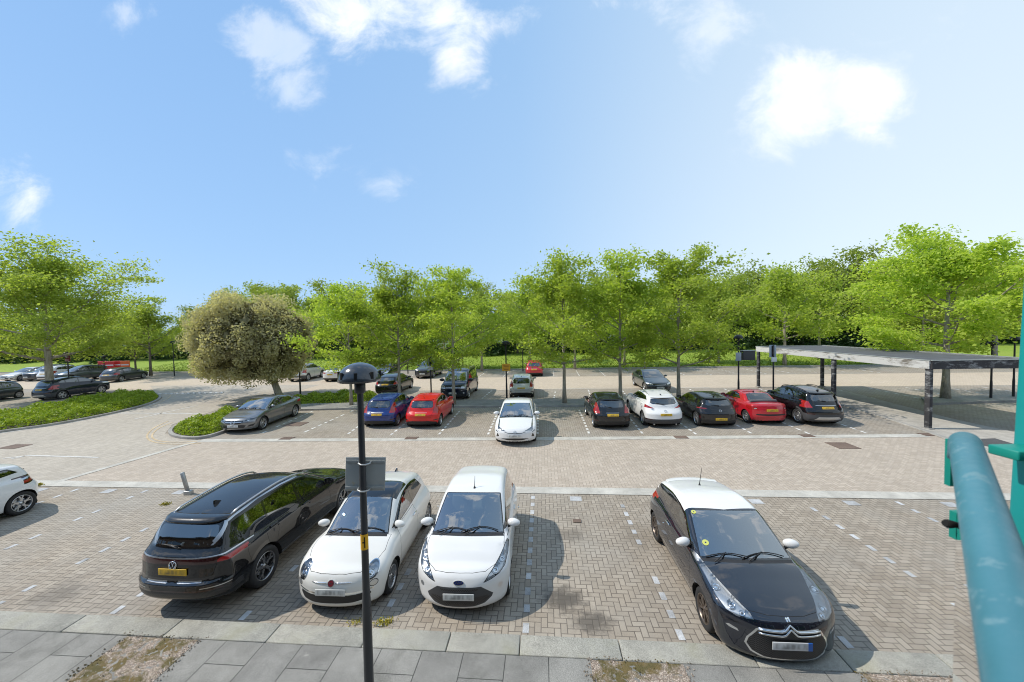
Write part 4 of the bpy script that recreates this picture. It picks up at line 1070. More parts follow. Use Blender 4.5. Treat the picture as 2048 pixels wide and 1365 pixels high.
        b.rbox((xb-L/2, 0, .55), (.45, s.W-.5, .18), .06); b.rbox((xb+.28-L/2, 0, .84), (.14, s.W-.5, .55), .055, 0, T)
        for sg in ((1, -1) if s.kind != 'saloon' else ()): b.rbox((xb+.37-L/2, sg*.33, 1.15), (.08, .24, .13), .035, 0, T)
        add('rear_seat', b.mesh('rear_seat', [M['seat_light']]))
        b = MB(); A = Matrix.Translation((xd+.36-L/2, .36, zd+.03)) @ Matrix.Rotation(R(-66), 4, 'Y')
        q = [(math.cos(a)*.18, math.sin(a)*.18, 0) for a in np.linspace(0, 2*math.pi, 25)]
        b.tube([A @ Vector(p) for p in q], .016, 6, caps=False); b.lathe([(.001, .03), (.07, .02), (.075, -.02)], 14, A)
        b.box((0, 0, 0), (.05, .34, .02), 0, 0, A); add('steering_wheel', b.mesh('steering_wheel', [M['trim']]))
    # mirrors
    mx_, mz = sp['mirror']; big = sp.get('mirror_size', 1.0)
    for sg in (1, -1):
        p, n = s.at('side', mx_, mz); b = MB(); y = p.y + .125*big
        bm = bmesh.new(); bmesh.ops.create_icosphere(bm, subdivisions=3, radius=1.0)
        vs = []
        for v in bm.verts:
            c = v.co; x = max(-1, min(.25, c.x))*.085; vs.append((mx_-L/2+x*big - .03*c.y*(1)*.5, sg*(y + c.y*.125*big), mz+.045+c.z*.078*big*(1-.12*c.y)))
        bm.verts.index_update(); b.add(vs, [[v.index for v in f.verts][::(1 if sg > 0 else -1)] for f in bm.faces], 0, True); bm.free()
        b.tube([(mx_-L/2, sg*(p.y-.02), mz-.045), (mx_-L/2, sg*(p.y+.05), mz-.02), (mx_-L/2, sg*(y-.04), mz+.0)], [.03, .025, .03], 6, 1)
        pi = add('wing_mirror', b.mesh('wing_mirror', [M['trim'], M['trim']]), paint=sp.get('mirror_paint', True))
        b = MB(); b.prism(ellipse(0, 0, .098*big, .058*big, 16), .0, .004, Matrix.Translation((mx_-L/2+.025*big, sg*y, mz+.045)) @ Matrix.Rotation(R(90), 4, 'Y') @ Matrix.Rotation(R(90), 4, 'Z'))
        add('mirror_glass', b.mesh('mirror_glass', [M['chrome']]), par=pi)
    # handles
    for (hx, hz) in sp.get('handles', []):
        for sg in (1, -1):
            p, n = s.at('side', hx, hz); n.y *= sg; p.y *= sg; b = MB(); A = frame_m(p+n*.016, n, L=L)
            b.rbox((0, 0, 0), (.022, .20, .028), .011, 0, A); b.rbox((-.012, .085, 0), (.03, .03, .024), .008, 0, A); b.rbox((-.012, -.085, 0), (.03, .03, .024), .008, 0, A)
            add('door_handle', b.mesh('door_handle', [M[sp.get('handle_mat', 'trim')]]), paint=('handle_mat' not in sp))
    # plates
    for kind, z, mk in (('front', sp.get('plate_f'), sp.get('plate_f_mat', 'plate_w')), ('rear', sp.get('plate_r'), 'plate_y')):
        if z is None: continue
        p, n = s.at(kind, 0, z); n.z *= .5; b = MB(); A = frame_m(p+n*sp.get('plate_out', .014), n, L=L)
        b.rbox((0, 0, 0), (.012, .52, .112), .005); add('number_plate', b.mesh('number_plate', [M[mk]]), A)
    # wipers
    if detail > 0:
        for (ya, yb, dx) in sp.get('wipers', [(.62, -.02, .10), (.05, -.52, .10)]):
            q = []
            for k in range(7):
                y = ya+(yb-ya)*k/6; x = x0+.02+s.bw*y*y+dx*math.sin(math.pi*k/6*.9)
                p, n = s.at('top', x, y); q.append(Vector((p.x-L/2, p.y, p.z))+n*.022)
            b = MB(); b.tube(q, .008, 5); p, n = s.at('top', x0-.04, ya-.08*(1 if ya > yb else -1)); b.tube([Vector((p.x-L/2, p.y, p.z))+n*.02, q[3]+Vector((0, 0, .012))], .009, 5)
            add('wiper', b.mesh('wiper', [M['trim']]))
        if sp.get('rear_wiper'):
            z = sp['rear_wiper']; q = []
            for k in range(5):
                p, n = s.at('rear', -.02-.34*k/4, z+.02*k/4); q.append(Vector((p.x-L/2, p.y, p.z))+n*.02)
            b = MB(); b.tube(q, .009, 5); p, n = s.at('rear', 0, z-.03); b.tube([Vector((p.x-L/2, p.y, p.z))+n*.01, Vector((p.x-L/2, p.y, p.z))+n*.035, q[2]], .012, 6)
            add('rear_wiper', b.mesh('rear_wiper', [M['trim']]))
    # roof fittings
    if 'rails' in sp:
        xa, xb, ri, rm = sp['rails']
        for sg in (1, -1):
            q = []
            for k in range(13):
                x = xa+(xb-xa)*k/12; y = s.ghw(x, s.roofz(x)) - ri; p, n = s.at('top', x, y)
                q.append((p.x-L/2, sg*p.y, p.z + (.035 if 0 < k < 12 else .0)))
            b = MB(); b.tube(q, .017, 6); add('roof_rail', b.mesh('roof_rail', [M[rm]]))
    if 'spoiler' in sp:
        z, hw, dep = sp['spoiler']; b = MB(); vs = []; ny = 12
        for k in range(ny+1):
            y = -hw+2*hw*k/ny; p, n = s.at('rear', abs(y), z); sh = .05*(abs(y)/hw)**4
            xa = p.x-.14; pt, _ = s.at('top', xa, abs(y))
            for (x, zz) in ((xa, pt.z+.003), (p.x-.03, pt.z*.45+z*.55+.028), (p.x+dep-sh, z+.012), (p.x+dep-sh, z-.012), (p.x-.03, z-.035)): vs.append((x-L/2, y, zz))
        b.add(vs, [(k*5+j, k*5+j+1, (k+1)*5+j+1, (k+1)*5+j) for k in range(ny) for j in range(4)], 0, True); b.add(vs[:5], [(0, 1, 2, 3, 4)]); b.add(vs[-5:], [(4, 3, 2, 1, 0)])
        me = b.mesh('rear_spoiler', [M['trim']]); add('rear_spoiler', me, paint='roof' if sp.get('spoiler_roof') else True)
    if 'fin' in sp:
        p, n = s.at('top', sp['fin'], 0); A = Matrix.Translation((p.x-L/2, 0, p.z-.005)) @ Matrix.Rotation(R(90), 4, 'X')
        b = MB(); b.prism([(-.09, 0), (.08, 0), (.075, .065), (.03, .06)], -.016, .016, A); add('roof_antenna', b.mesh('roof_antenna', [M['gloss_black']]))
    if 'aerial' in sp:
        ax, al, atilt = sp['aerial']; p, n = s.at('top', ax, 0); b = MB(); p = Vector((p.x-L/2, 0, p.z))
        b.tube([p-Vector((0, 0, .01)), p+Vector((0.01, 0, .03))], [.03, .014], 8); b.tube([p+Vector((.01, 0, .02)), p+Vector((math.sin(atilt)*al, 0, math.cos(atilt)*al))], [.008, .004], 6)
        add('roof_antenna', b.mesh('roof_antenna', [M['trim']]))
    if 'exhaust' in sp:
        b = MB()
        for ey in sp['exhaust']:
            p, n = s.at('rear', ey, s.zb+.06); b.tube([(p.x-L/2-.2, ey, s.zb+.0), (p.x-L/2-.01, ey, s.zb-.005)], .032, 10, 0)
        add('exhaust', b.mesh('exhaust', [M['satin']]))
    s.parts = P; s.add = add
    if 'finish' in sp: sp['finish'](s, add)
    m = Model(); m.P = s.parts; m.s = s; m.sp = sp
    ty, ri = wheel_meshes(s.r, sp.get('tw', .205), sp.get('style', 'five'), sp.get('rr'), sp.get('rim', 'rim_silver'))
    m.wheel = (ty, ri); m.wy = W2 - sp.get('tw', .205)/2 - sp.get('wheel_in', .022); return m

def place_car(m, ref, world_pt, rz, label, paint_m, roof_m=None, mirror_m=None, group=None, name='parked_car', cat='car', mats=None):
    """ref: local (x, y) with x measured from the nose; it lands on world_pt. rz turns local +x (towards the tail)"""
    s = m.s; c, sn = math.cos(rz), math.sin(rz); lx, ly = ref[0]-s.L/2, ref[1]
    root = empty(name, (world_pt[0]-(lx*c-ly*sn), world_pt[1]-(lx*sn+ly*c), world_pt[2] if len(world_pt) > 2 else 0), rz)
    tag(root, label, cat, group); made = []
    for (nm, me, mx, par, pt) in m.P:
        o = link_mesh(nm, me, made[par] if par is not None else root)
        if mx is not None: o.matrix_local = mx
        if pt:
            pm = roof_m if (pt == 'roof' and roof_m) else (mirror_m if (nm == 'wing_mirror' and mirror_m) else paint_m)
            if len(o.material_slots): o.material_slots[0].link = 'OBJECT'; o.material_slots[0].material = pm
        if mats and nm in mats: o.material_slots[0].link = 'OBJECT'; o.material_slots[0].material = mats[nm]
        made.append(o)
    for xw, st in ((s.xf, sp_steer(m)), (s.xr, 0)):
        for sg in (1, -1):
            w = empty('wheel', (xw-s.L/2, sg*m.wy, s.r), st + (0 if sg > 0 else math.pi)); w.parent = root
            w.rotation_euler = (0, 0, st + (0 if sg > 0 else math.pi))
            w.rotation_euler.rotate_axis('Y', random.uniform(0, 6.28))
            link_mesh('tyre', m.wheel[0], w); link_mesh('rim', m.wheel[1], w)
    return root
def sp_steer(m): return m.sp.get('steer', 0.0)
def gen(kind, L, W, H, WB, fo, r, cowl, wst, rtop, rbase, zn=.66, belt=(.95, 1.0), peak=None, **k):
    """a car outline from its main points; rtop, rbase: top and foot of the rear window"""
    peak = peak or (wst[0]+.75)
    cx, cz = cowl
    top = [(0, zn-.05), (.07, zn+.02), (.3, zn+.10), (cx*.62, (zn+.10)*.45+cz*.55), (cx, cz+.005), (cx+.4, belt[0]), (L*.72, belt[1])]
    roof = [(cx-.45, cz-.22), (cx, cz), (cx+(wst[0]-cx)*.5, cz+(wst[1]-cz)*.56), wst, ((wst[0]+peak)/2, H-(H-wst[1])*.22), (peak, H)]
    if kind == 'saloon':
        top += [(rbase[0], rbase[1]+.0), (L-.1, rbase[1]+k.pop('deck', .0)), (L, rbase[1]-.02)]
        roof += [(rtop[0]-.45, H-.035), rtop, ((rtop[0]+rbase[0])/2, (rtop[1]+rbase[1])/2+.025), rbase, (min(L, rbase[0]+.4), rbase[1]-.2)]
        tail = [(.12, .16), (.25, .05), (.45, .0), (.7, .01), (rbase[1], .05), (rbase[1]+.5, .2)]
    else:
        top += [(L, belt[1]-.03)]
        roof += [(rtop[0]-.5, H-(H-rtop[1])*.42), rtop, (L, rtop[1]-.12)]
        tail = k.pop('tail', None) or [(.12, .16), (.25, .06), (.42, .0), (.65, .0), (rbase[1]-.12, L-rbase[0]-.045), (rbase[1], L-rbase[0]), (rtop[1]-.04, L-rtop[0]-.05), (rtop[1]+.05, L-rtop[0]+.03)]
    nose = k.pop('nose', [(.12, .16), (.22, .06), (.36, .0), (.52, .0), (zn-.04, .03), (zn+.06, .12), (zn+.2, .40)])
    d = dict(L=L, W=W, H=H, WB=WB, fo=fo, r=r, top=top, roof=roof, nose=nose, tail=tail, zbelt=(belt[0]+belt[1])/2-.02, ws=(cx, wst[0]), kind=kind)
    d.update(k); return d
MIDSEG = (46, 30, 12)
def std_doors(fo, WB, ra, xA, xB, xC=None):
    d = [(fo+ra+.06, xB, xA, xB)] if False else []
    d.append((fo+ra+.09, xB, xA, xB))
    if xC: d.append((xB+.012, xC, xB+.012, fo+WB-ra-.02))
    return d
SP = {}
SP['city'] = gen('hatch', 3.62, 1.658, 1.505, 2.30, .71, .285, (.86, .985), (1.66, 1.425), (3.30, 1.385), (3.50, 1.02), .66, (.97, 1.02), 2.35,
    bowf=.40, bowr=.30, zb=.16, nose=[(.10, .10), (.18, .03), (.28, .0), (.52, .0), (.66, .03), (.76, .13), (.9, .42)], style='seven', plate_f=.415, plate_r=.62, detail=2, seg=(84, 56, 24), ghin=.075, tum=.29, wsin=.07, bw=.20,
    dlo=dict(a0=(1.05, 1.0), a1=1.5, c1=3.0, c0=(3.12, 1.10), dt=.125, pillars=[2.35], lean=-.05, rearpts=[(3.12, 1.22)]),
    doors=[(1.10, 2.33, 1.22, 2.33)], bonnet=[(.115, 0), (.125, .22), (.18, .43), (.36, .60), (.60, .715), (.98, .70), (.885, .45), (.80, 0)],
    rw=[(-.05, 1.05), (.5, 1.06), (.52, 1.32), (-.05, 1.34)], mirror=(1.20, 1.0), handles=[(2.2, .86)], wipers=[(.60, -.02, .08), (.12, -.58, .10)], aerial=(1.80, .24, .35),
    cuts=[('gap', 'front', mirrored([(.405, .600), (.53, .622), (.655, .655), (.75, .715), (.79, .82), (.79, .945), (.755, .94), (.69, .86), (.59, .762), (.49, .695)])[:10]),
          ('hl', 'front', inset([(.405, .600), (.53, .622), (.655, .655), (.75, .715), (.79, .82), (.79, .945), (.755, .94), (.69, .86), (.59, .762), (.49, .695)], .009)),
          ('cladding', 'front', [(-.05, .565), (.37, .555), (.44, .50), (.56, .395), (.54, .345), (.43, .27), (.25, .232), (-.05, .225)]),
          ('mesh', 'front', [(-.05, .53), (.32, .525), (.30, .495), (-.05, .495)]),
          ('grille', 'front', [(-.05, .385), (.47, .395), (.505, .36), (.41, .29), (.25, .255), (-.05, .25)]),
          ('fog', 'front', ellipse(.675, .475, .042, .042, 12)),
          ('tl', 'rear', [(.60, .95), (.80, .95), (.80, 1.30), (.66, 1.30)])],
    bulbs=[(.60, .715, .055), (.70, .79, .045)], rim='rim_silver', plate_out=.02)
SP['bubble'] = gen('hatch', 3.546, 1.627, 1.488, 2.30, .70, .283, (.88, .965), (1.56, 1.395), (3.16, 1.31), (3.42, .98), .66, (.95, .975), 2.1,
    bowf=.34, bowr=.34, zb=.16, wsb=.085, nose=[(.10, .10), (.18, .03), (.28, .0), (.5, .0), (.64, .03), (.76, .12), (.9, .36)], style='multi', plate_f=.475, plate_r=.7, detail=2, seg=(84, 56, 24), ghin=.10, tum=.32, k1=.12, kg=.15, bw=.22, crown=.13, crownr=.10, wsin=.10,
    dlo=dict(a0=(1.13, .985), a1=1.56, c1=2.70, c0=(2.92, 1.05), dt=.135, pillars=[2.12], lean=-.05, frame='gloss_black'), doors=[(1.08, 2.12, 1.2, 2.12)],
    bonnet=[(.09, 0), (.10, .22), (.16, .44), (.34, .60), (.62, .70), (.99, .67), (.90, .45), (.82, 0)],
    rw=[(-.05, 1.04), (.48, 1.05), (.50, 1.27), (-.05, 1.29)], mirror=(1.16, .985), mirror_size=.9, handles=[(1.98, .82)], handle_mat='chrome', wipers=[(.58, .02, .06), (.10, -.54, .08)], fin=3.0,
    roofcut=('roofglass', [(1.5, -.05), (1.58, .55), (2.16, .55), (2.12, -.05)]),
    cuts=[('chrome', 'front', ellipse(.60, .672, .112, .112, 24)), ('hl', 'front', ellipse(.60, .672, .102, .102, 24)),
          ('gap', 'front', ellipse(.655, .515, .062, .058, 18)), ('fog', 'front', ellipse(.655, .515, .053, .048, 18)),
          ('chrome', 'front', [(-.05, .415), (.45, .41), (.66, .425), (.66, .450), (.45, .437), (-.05, .442)]),
          ('lgrille', 'front', [(-.05, .40), (.40, .395), (.60, .408), (.62, .36), (.54, .285), (.35, .265), (-.05, .265)])],
    bulbs=[(.60, .672, .07)], lgrille_mat='trim', plate_out=.03, exhaust=[.4])
SP['sporty'] = gen('hatch', 3.948, 1.715, 1.458, 2.464, .80, .305, (1.02, .965), (1.86, 1.395), (3.52, 1.30), (3.82, .99), .72, (.97, 1.03), 2.45,
    bowf=.36, bowr=.30, zb=.15, nose=[(.10, .10), (.17, .03), (.26, .0), (.56, .0), (.70, .03), (.80, .13), (.95, .45)], style='double', rim='rim_bronze', plate_f=.445, plate_f_mat='plate_b', plate_r=.5, detail=2, seg=(92, 60, 26), ghin=.07, tum=.33, wsin=.05, bw=.20, crown=.10,
    dlo=dict(a0=(1.22, .985), a1=1.68, c1=3.30, c0=(3.42, 1.13), dt=.105, pillars=[2.52], pw=.06, lean=.12, rearpts=[(3.46, 1.2)]), doors=[(1.24, 2.50, 1.38, 2.50)],
    bonnet=[(.10, 0), (.12, .25), (.19, .46), (.36, .62), (.66, .735), (1.10, .71), (1.03, .45), (.96, 0)], sill=.27,
    rw=[(-.05, 1.04), (.48, 1.05), (.5, 1.26), (-.05, 1.27)], mirror=(1.42, .99), handles=[(2.36, .87)], handle_mat='chrome', wipers=[(.64, .0, .07), (.10, -.60, .09)], aerial=(2.9, .42, -.25), spoiler=(1.30, .52, .08), spoiler_roof=True,
    roofcut=('roof', [(1.86, -.05), (1.96, .66), (2.05, .90), (3.6, .90), (3.62, -.05)]),
    cuts=[('hl', 'front', [(.43, .70), (.455, .755), (.56, .815), (.67, .885), (.755, .955), (.80, .97), (.80, .87), (.785, .785), (.725, .715), (.62, .685)]),
          ('chrome', 'front', [(-.05, .645), (.38, .635), (.43, .605), (.53, .46), (.555, .37), (.49, .27), (.34, .215), (-.05, .205)]),
          ('grille', 'front', [(-.05, .622), (.37, .613), (.41, .588), (.508, .452), (.53, .372), (.47, .288), (.33, .236), (-.05, .226)]),
          ('chrome', 'front', [(.61, .49), (.71, .50), (.745, .523), (.71, .545), (.625, .522)]), ('fog', 'front', [(.66, .502), (.705, .507), (.732, .523), (.705, .536), (.665, .523)]),
          ('satin', 'side', [(1.22, .305), (2.66, .335), (2.66, .375), (1.22, .345)]), ('tl', 'rear', [(.58, .88), (.84, .9), (.84, 1.0), (.60, 1.02)])],
    bulbs=[(.72, .84, .055), (.64, .765, .045), (.55, .735, .035)], tw=.215, plate_out=.03)
SP['large_suv'] = gen('hatch', 4.72, 1.866, 1.655, 2.79, .92, .365, (1.22, 1.10), (2.12, 1.56), (4.30, 1.545), (4.55, 1.13), .86, (1.08, 1.13), 2.9,
    bowf=.34, bowr=.30, pr=3.4, style='twist', rim='rim_mid', spoiler=(1.535, .60, .11), plate_f=.5, plate_r=.845, detail=2, seg=(96, 60, 26), tail=[(.12, .24), (.30, .11), (.42, .025), (.52, .0), (.635, .0), (.685, .05), (.80, .065), (.95, .075), (1.06, .10), (1.13, .17), (1.30, .275), (1.50, .41), (1.62, .48)], ghin=.08, tum=.36, zb=.33, kg=.07, k1=.07, kj=.025,
    clad=(.42, .07, 'gloss_black'), arch=.05, sill=.42, tw=.24,
    dlo=dict(a0=(1.45, 1.12), a1=1.95, c1=3.98, c0=(4.12, 1.235), dt=.115, pillars=[2.62, 3.50], lean=.05, pw=.03, rearpts=[(4.14, 1.30)]), dark_from=1, rearglass='glass_dark',
    doors=[(1.55, 2.62, 1.62, 2.62), (2.632, 3.62, 2.632, 3.45)],
    bonnet=[(.10, 0), (.14, .4), (.3, .68), (.8, .80), (1.28, .75), (1.19, .45), (1.12, 0)],
    tailgate=[(-.05, .64), (.56, .64), (.64, .74), (.71, .98), (.70, 1.12), (.62, 1.50), (.56, 1.56), (-.05, 1.58)],
    rw=[(-.05, 1.155), (.58, 1.165), (.645, 1.19), (.555, 1.475), (.50, 1.495), (-.05, 1.505)], rear_wiper=1.19,
    mirror=(1.62, 1.12), handles=[(2.45, 1.0), (3.42, 1.02)], rails=(1.95, 4.1, .05, 'satin'), fin=3.75, k2=.045,
    cuts=[('hl', 'front', [(.35, .80), (.86, .82), (.90, .9), (.6, .88)]), ('grille', 'front', [(-.05, .3), (.6, .3), (.75, .5), (.6, .65), (-.05, .65)]),
          ('tlc', 'rear', [(-.05, .965), (.50, .955), (.86, .945), (.95, .985), (.95, 1.06), (.62, 1.048), (-.05, 1.04)]),
          ('tl', 'rear', [(.70, .965), (.84, .958), (.95, .99), (.95, 1.035), (.74, 1.028), (.70, 1.0)]),
          ('satin', 'rear', [(-.05, 1.04), (.62, 1.048), (.95, 1.06), (.95, 1.078), (.62, 1.068), (-.05, 1.060)]),
          ('gloss_black', 'rear', [(-.05, .62), (.62, .62), (.68, .74), (.66, .76), (.55, .74), (-.05, .735)]),
          ('mesh', 'rear', [(-.05, .42), (.72, .42), (.90, .46), (.90, .56), (.60, .525), (-.05, .525)]),
          ('red_dark', 'rear', [(-.05, .535), (.60, .535), (.80, .55), (.80, .565), (.60, .552), (-.05, .552)]),
          ('satin', 'rear', [(.50, .575), (.80, .585), (.88, .60), (.88, .612), (.80, .60), (.50, .588)]), ('satin', 'rear', [(.10, .665), (.5, .67), (.5, .70), (.10, .70)]),
          ('satin', 'side', [(1.98, 1.50), (2.3, 1.567), (2.9, 1.60), (3.5, 1.585), (4.05, 1.525), (4.20, 1.49), (4.45, 1.20), (4.475, 1.20), (4.225, 1.512), (4.06, 1.547), (3.5, 1.607), (2.9, 1.622), (2.3, 1.589), (1.98, 1.525)])],
    )
def dl(a0, a1, c1, c0, dt, pillars, **k): return dict(a0=a0, a1=a1, c1=c1, c0=c0, dt=dt, pillars=pillars, **k)
SP['hatch_left'] = gen('hatch', 3.962, 1.739, 1.46, 2.538, .80, .31, (1.0, .98), (1.78, 1.39), (3.55, 1.33), (3.78, 1.02), .68, (.96, 1.04), 2.3,
    bowf=.34, bowr=.36, style='twist', detail=1, seg=(84, 54, 24), ghin=.075, dlo=dl((1.2, 1.0), 1.62, 3.2, (3.34, 1.17), .115, [2.35], lean=.03), doors=[(1.2, 2.35, 1.3, 2.35)],
    rw=[(-.05, 1.06), (.52, 1.07), (.54, 1.28), (-.05, 1.29)], mirror=(1.36, 1.0), handles=[(2.2, .90)], handle_mat='chrome', plate_r=.62, rear_wiper=1.09,
    cuts=[('red_dark', 'rear', [(.44, .92), (.62, .84), (.90, .80), (.90, 1.03), (.66, 1.03)]), ('tl', 'rear', [(.50, .925), (.64, .87), (.88, .84), (.88, .90), (.66, .925)]), ('fog', 'rear', [(.66, .955), (.88, .925), (.88, .955), (.68, .985)]), ('trim', 'rear', [(-.05, .2), (.8, .2), (.8, .38), (-.05, .38)])])
SP['small_hatch'] = gen('hatch', 3.95, 1.722, 1.48, 2.489, .80, .30, (.95, .99), (1.72, 1.40), (3.45, 1.335), (3.72, .98), .68, (.97, 1.06), 2.3,
    bowf=.34, bowr=.28, style='ten', seg=MIDSEG, ghin=.085, tum=.33, dlo=dl((1.15, 1.01), 1.58, 3.05, (3.28, 1.20), .125, [2.30], lean=.03), doors=[(1.18, 2.3, 1.25, 2.3)],
    rw=[(-.05, .985), (.50, .99), (.555, 1.03), (.52, 1.26), (.44, 1.29), (-.05, 1.30)], mirror=(1.30, 1.0), handles=[(2.15, .92)], plate_r=.70, plate_f=.40, rear_wiper=1.02, spoiler=(1.325, .50, .06), aerial=(3.2, .18, .9),
    tailgate=[(-.05, .56), (.50, .56), (.56, .75), (.60, 1.0), (.56, 1.32), (-.05, 1.36)],
    cuts=[('tl', 'rear', [(.56, .76), (.80, .74), (.84, .90), (.74, 1.18), (.66, 1.19), (.60, .98)]), ('satin', 'rear', [(-.05, .775), (.30, .775), (.30, .79), (-.05, .79)]), ('trim', 'rear', [(-.05, .2), (.8, .2), (.72, .34), (.40, .40), (-.05, .40)]),
          ('red_dark', 'rear', [(.62, .40), (.82, .42), (.82, .47), (.62, .45)]), ('hl', 'front', [(.5, .66), (.80, .7), (.80, .9), (.72, .88)]), ('grille', 'front', [(-.05, .3), (.45, .3), (.5, .45), (-.05, .48)])])
SP['crossover'] = gen('hatch', 4.275, 1.765, 1.535, 2.57, .87, .325, (1.12, 1.06), (1.95, 1.46), (3.72, 1.395), (3.98, 1.06), .80, (1.03, 1.13), 2.55,
    bowf=.34, bowr=.30, style='five', seg=MIDSEG, ghin=.085, tum=.38, clad=(.40, .065, 'cladding'), arch=.045, dlo=dl((1.36, 1.08), 1.8, 3.35, (3.55, 1.25), .11, [2.45, 3.25], lean=.05), doors=[(1.4, 2.45, 1.46, 2.45), (2.462, 3.4, 2.462, 3.2)],
    rw=[(-.05, 1.06), (.52, 1.09), (.60, 1.14), (.54, 1.31), (-.05, 1.34)], mirror=(1.52, 1.08), handles=[(2.3, .98), (3.2, 1.0)], plate_r=.66, plate_f=.45, rear_wiper=1.10, rails=(2.2, 3.4, .06, 'satin'), fin=3.45, spoiler=(1.37, .54, .09), exhaust=[-.5, .5], aerial=None,
    cuts=[('tl', 'rear', [(.44, .905), (.62, .90), (.88, .93), (.90, 1.03), (.80, 1.06), (.60, .965)]), ('cladding', 'rear', [(-.05, .2), (.95, .2), (.95, .47), (.60, .45), (-.05, .45)]), ('red_dark', 'rear', [(.60, .40), (.85, .41), (.85, .45), (.60, .435)])])
del SP['crossover']['aerial']
SP['new_hatch'] = gen('hatch', 4.06, 1.765, 1.433, 2.538, .84, .325, (1.08, .96), (1.92, 1.365), (3.58, 1.30), (3.86, .99), .70, (.94, 1.03), 2.45,
    bowf=.34, bowr=.30, style='double', rim='rim_silver', seg=MIDSEG, ghin=.08, tum=.36, dlo=dl((1.34, .98), 1.78, 3.22, (3.40, 1.15), .105, [2.42, 3.12], lean=.05), doors=[(1.38, 2.42, 1.44, 2.42), (2.432, 3.3, 2.432, 3.1)],
    rw=[(-.05, 1.0), (.52, 1.01), (.58, 1.06), (.50, 1.25), (-.05, 1.26)], mirror=(1.5, .99), handles=[(2.28, .88), (3.1, .9)], plate_r=.44, plate_f=.42, rear_wiper=1.03, spoiler=(1.285, .52, .09), fin=3.3,
    cuts=[('tlc', 'rear', [(.48, .87), (.66, .85), (.90, .86), (.90, .945), (.66, .945)]), ('tl', 'rear', [(.55, .885), (.88, .875), (.88, .905), (.55, .91)]), ('trim', 'rear', [(-.05, .2), (.7, .2), (.76, .33), (.60, .38), (-.05, .38)]), ('red_dark', 'rear', [(.80, .42), (.85, .42), (.85, .56), (.80, .56)])])
SP['coupe'] = gen('saloon', 4.037, 1.75, 1.40, 2.54, .82, .305, (1.0, .97), (1.62, 1.31), (2.72, 1.33), (3.22, 1.02), .68, (.95, 1.0), 2.15,
    bowf=.34, bowr=.32, style='five', seg=MIDSEG, ghin=.10, tum=.34, plate_r=.72, dlo=dl((1.16, .99), 1.5, 2.48, (2.66, 1.07), .11, [2.12], lean=.03, pw=.02), doors=[(1.2, 2.5, 1.3, 2.5)], rwview='top',
    rw=[(2.74, -.05), (2.76, .50), (3.14, .60), (3.17, .4), (3.18, -.05)], mirror=(1.32, .98), handles=[(2.35, .88)], handle_mat='trim', fin=2.5, gaps=True,
    cuts=[('trim', 'rear', [(-.05, .47), (.62, .48), (.66, .51), (.62, .55), (-.05, .55)]), ('tl', 'rear', [(.55, .76), (.85, .70), (.88, .86), (.66, .93)]), ('fog', 'rear', [(.60, .78), (.70, .755), (.72, .80), (.64, .82)])])
SP['tall_suv'] = gen('hatch', 4.275, 1.78, 1.65, 2.555, .88, .345, (1.1, 1.12), (1.86, 1.54), (3.80, 1.50), (4.02, 1.12), .88, (1.10, 1.16), 2.5,
    bowf=.32, bowr=.30, style='ten', seg=MIDSEG, ghin=.085, tum=.34, zb=.22, clad=(.42, .075, 'cladding'), arch=.045, dlo=dl((1.32, 1.14), 1.72, 3.45, (3.66, 1.29), .115, [2.42, 3.25], lean=.05), doors=[(1.4, 2.42, 1.45, 2.42), (2.432, 3.4, 2.432, 3.2)],
    rw=[(-.05, 1.12), (.50, 1.13), (.58, 1.18), (.56, 1.42), (-.05, 1.44)], mirror=(1.5, 1.14), handles=[(2.3, 1.0), (3.2, 1.02)], plate_r=.86, plate_f=.5, rear_wiper=1.15, rails=(1.9, 3.6, .06, 'trim'), spoiler=(1.47, .54, .08), fin=3.5,
    cuts=[('tl', 'rear', [(.60, .86), (.92, .84), (.92, 1.08), (.80, 1.16), (.66, 1.12)]), ('satin', 'rear', [(-.05, .945), (.46, .95), (.46, .97), (-.05, .965)]), ('cladding', 'rear', [(-.05, .2), (.95, .2), (.95, .62), (.7, .58), (-.05, .58)]),
          ('satin', 'rear', [(-.05, .32), (.60, .32), (.44, .46), (-.05, .46)]), ('red_dark', 'rear', [(.56, .56), (.82, .57), (.82, .62), (.56, .61)]), ('hl', 'front', [(.48, .82), (.86, .84), (.86, .96), (.62, .94)]), ('grille', 'front', [(-.05, .45), (.5, .45), (.6, .8), (-.05, .82)])])
SP['hybrid'] = gen('hatch', 4.54, 1.76, 1.47, 2.70, .95, .315, (1.10, .97), (2.02, 1.40), (3.9, 1.25), (4.28, 1.05), .66, (.97, 1.05), 2.35,
    bowf=.40, bowr=.28, style='five', seg=(72, 46, 20), ghin=.085, tum=.34, plate_f=.46, plate_r=.6, dlo=dl((1.35, .99), 1.82, 3.55, (3.75, 1.13), .12, [2.45, 3.35], lean=.03), doors=[(1.5, 2.5, 1.6, 2.5), (2.512, 3.45, 2.512, 3.3)],
    rw=[(-.05, 1.06), (.5, 1.07), (.48, 1.2), (-.05, 1.22)], mirror=(1.55, 1.0), handles=[(2.38, .88), (3.3, .9)], fin=3.6, plate_out=.03,
    cuts=[('hl', 'front', [(.34, .625), (.56, .64), (.66, .60), (.72, .66), (.72, .80), (.715, .94), (.68, .90), (.655, .74), (.55, .70)]), ('gloss_black', 'front', [(-.05, .545), (.28, .555), (.45, .60), (.45, .615), (.28, .58), (-.05, .575)]),
          ('trim', 'front', [(-.05, .365), (.30, .358), (.58, .335), (.30, .275), (-.05, .265)]), ('gloss_black', 'front', [(.655, .40), (.79, .36), (.76, .46), (.72, .54)]), ('gloss_black', 'front', [(.70, .56), (.80, .60), (.80, .64), (.70, .585)])], reflector='satin')
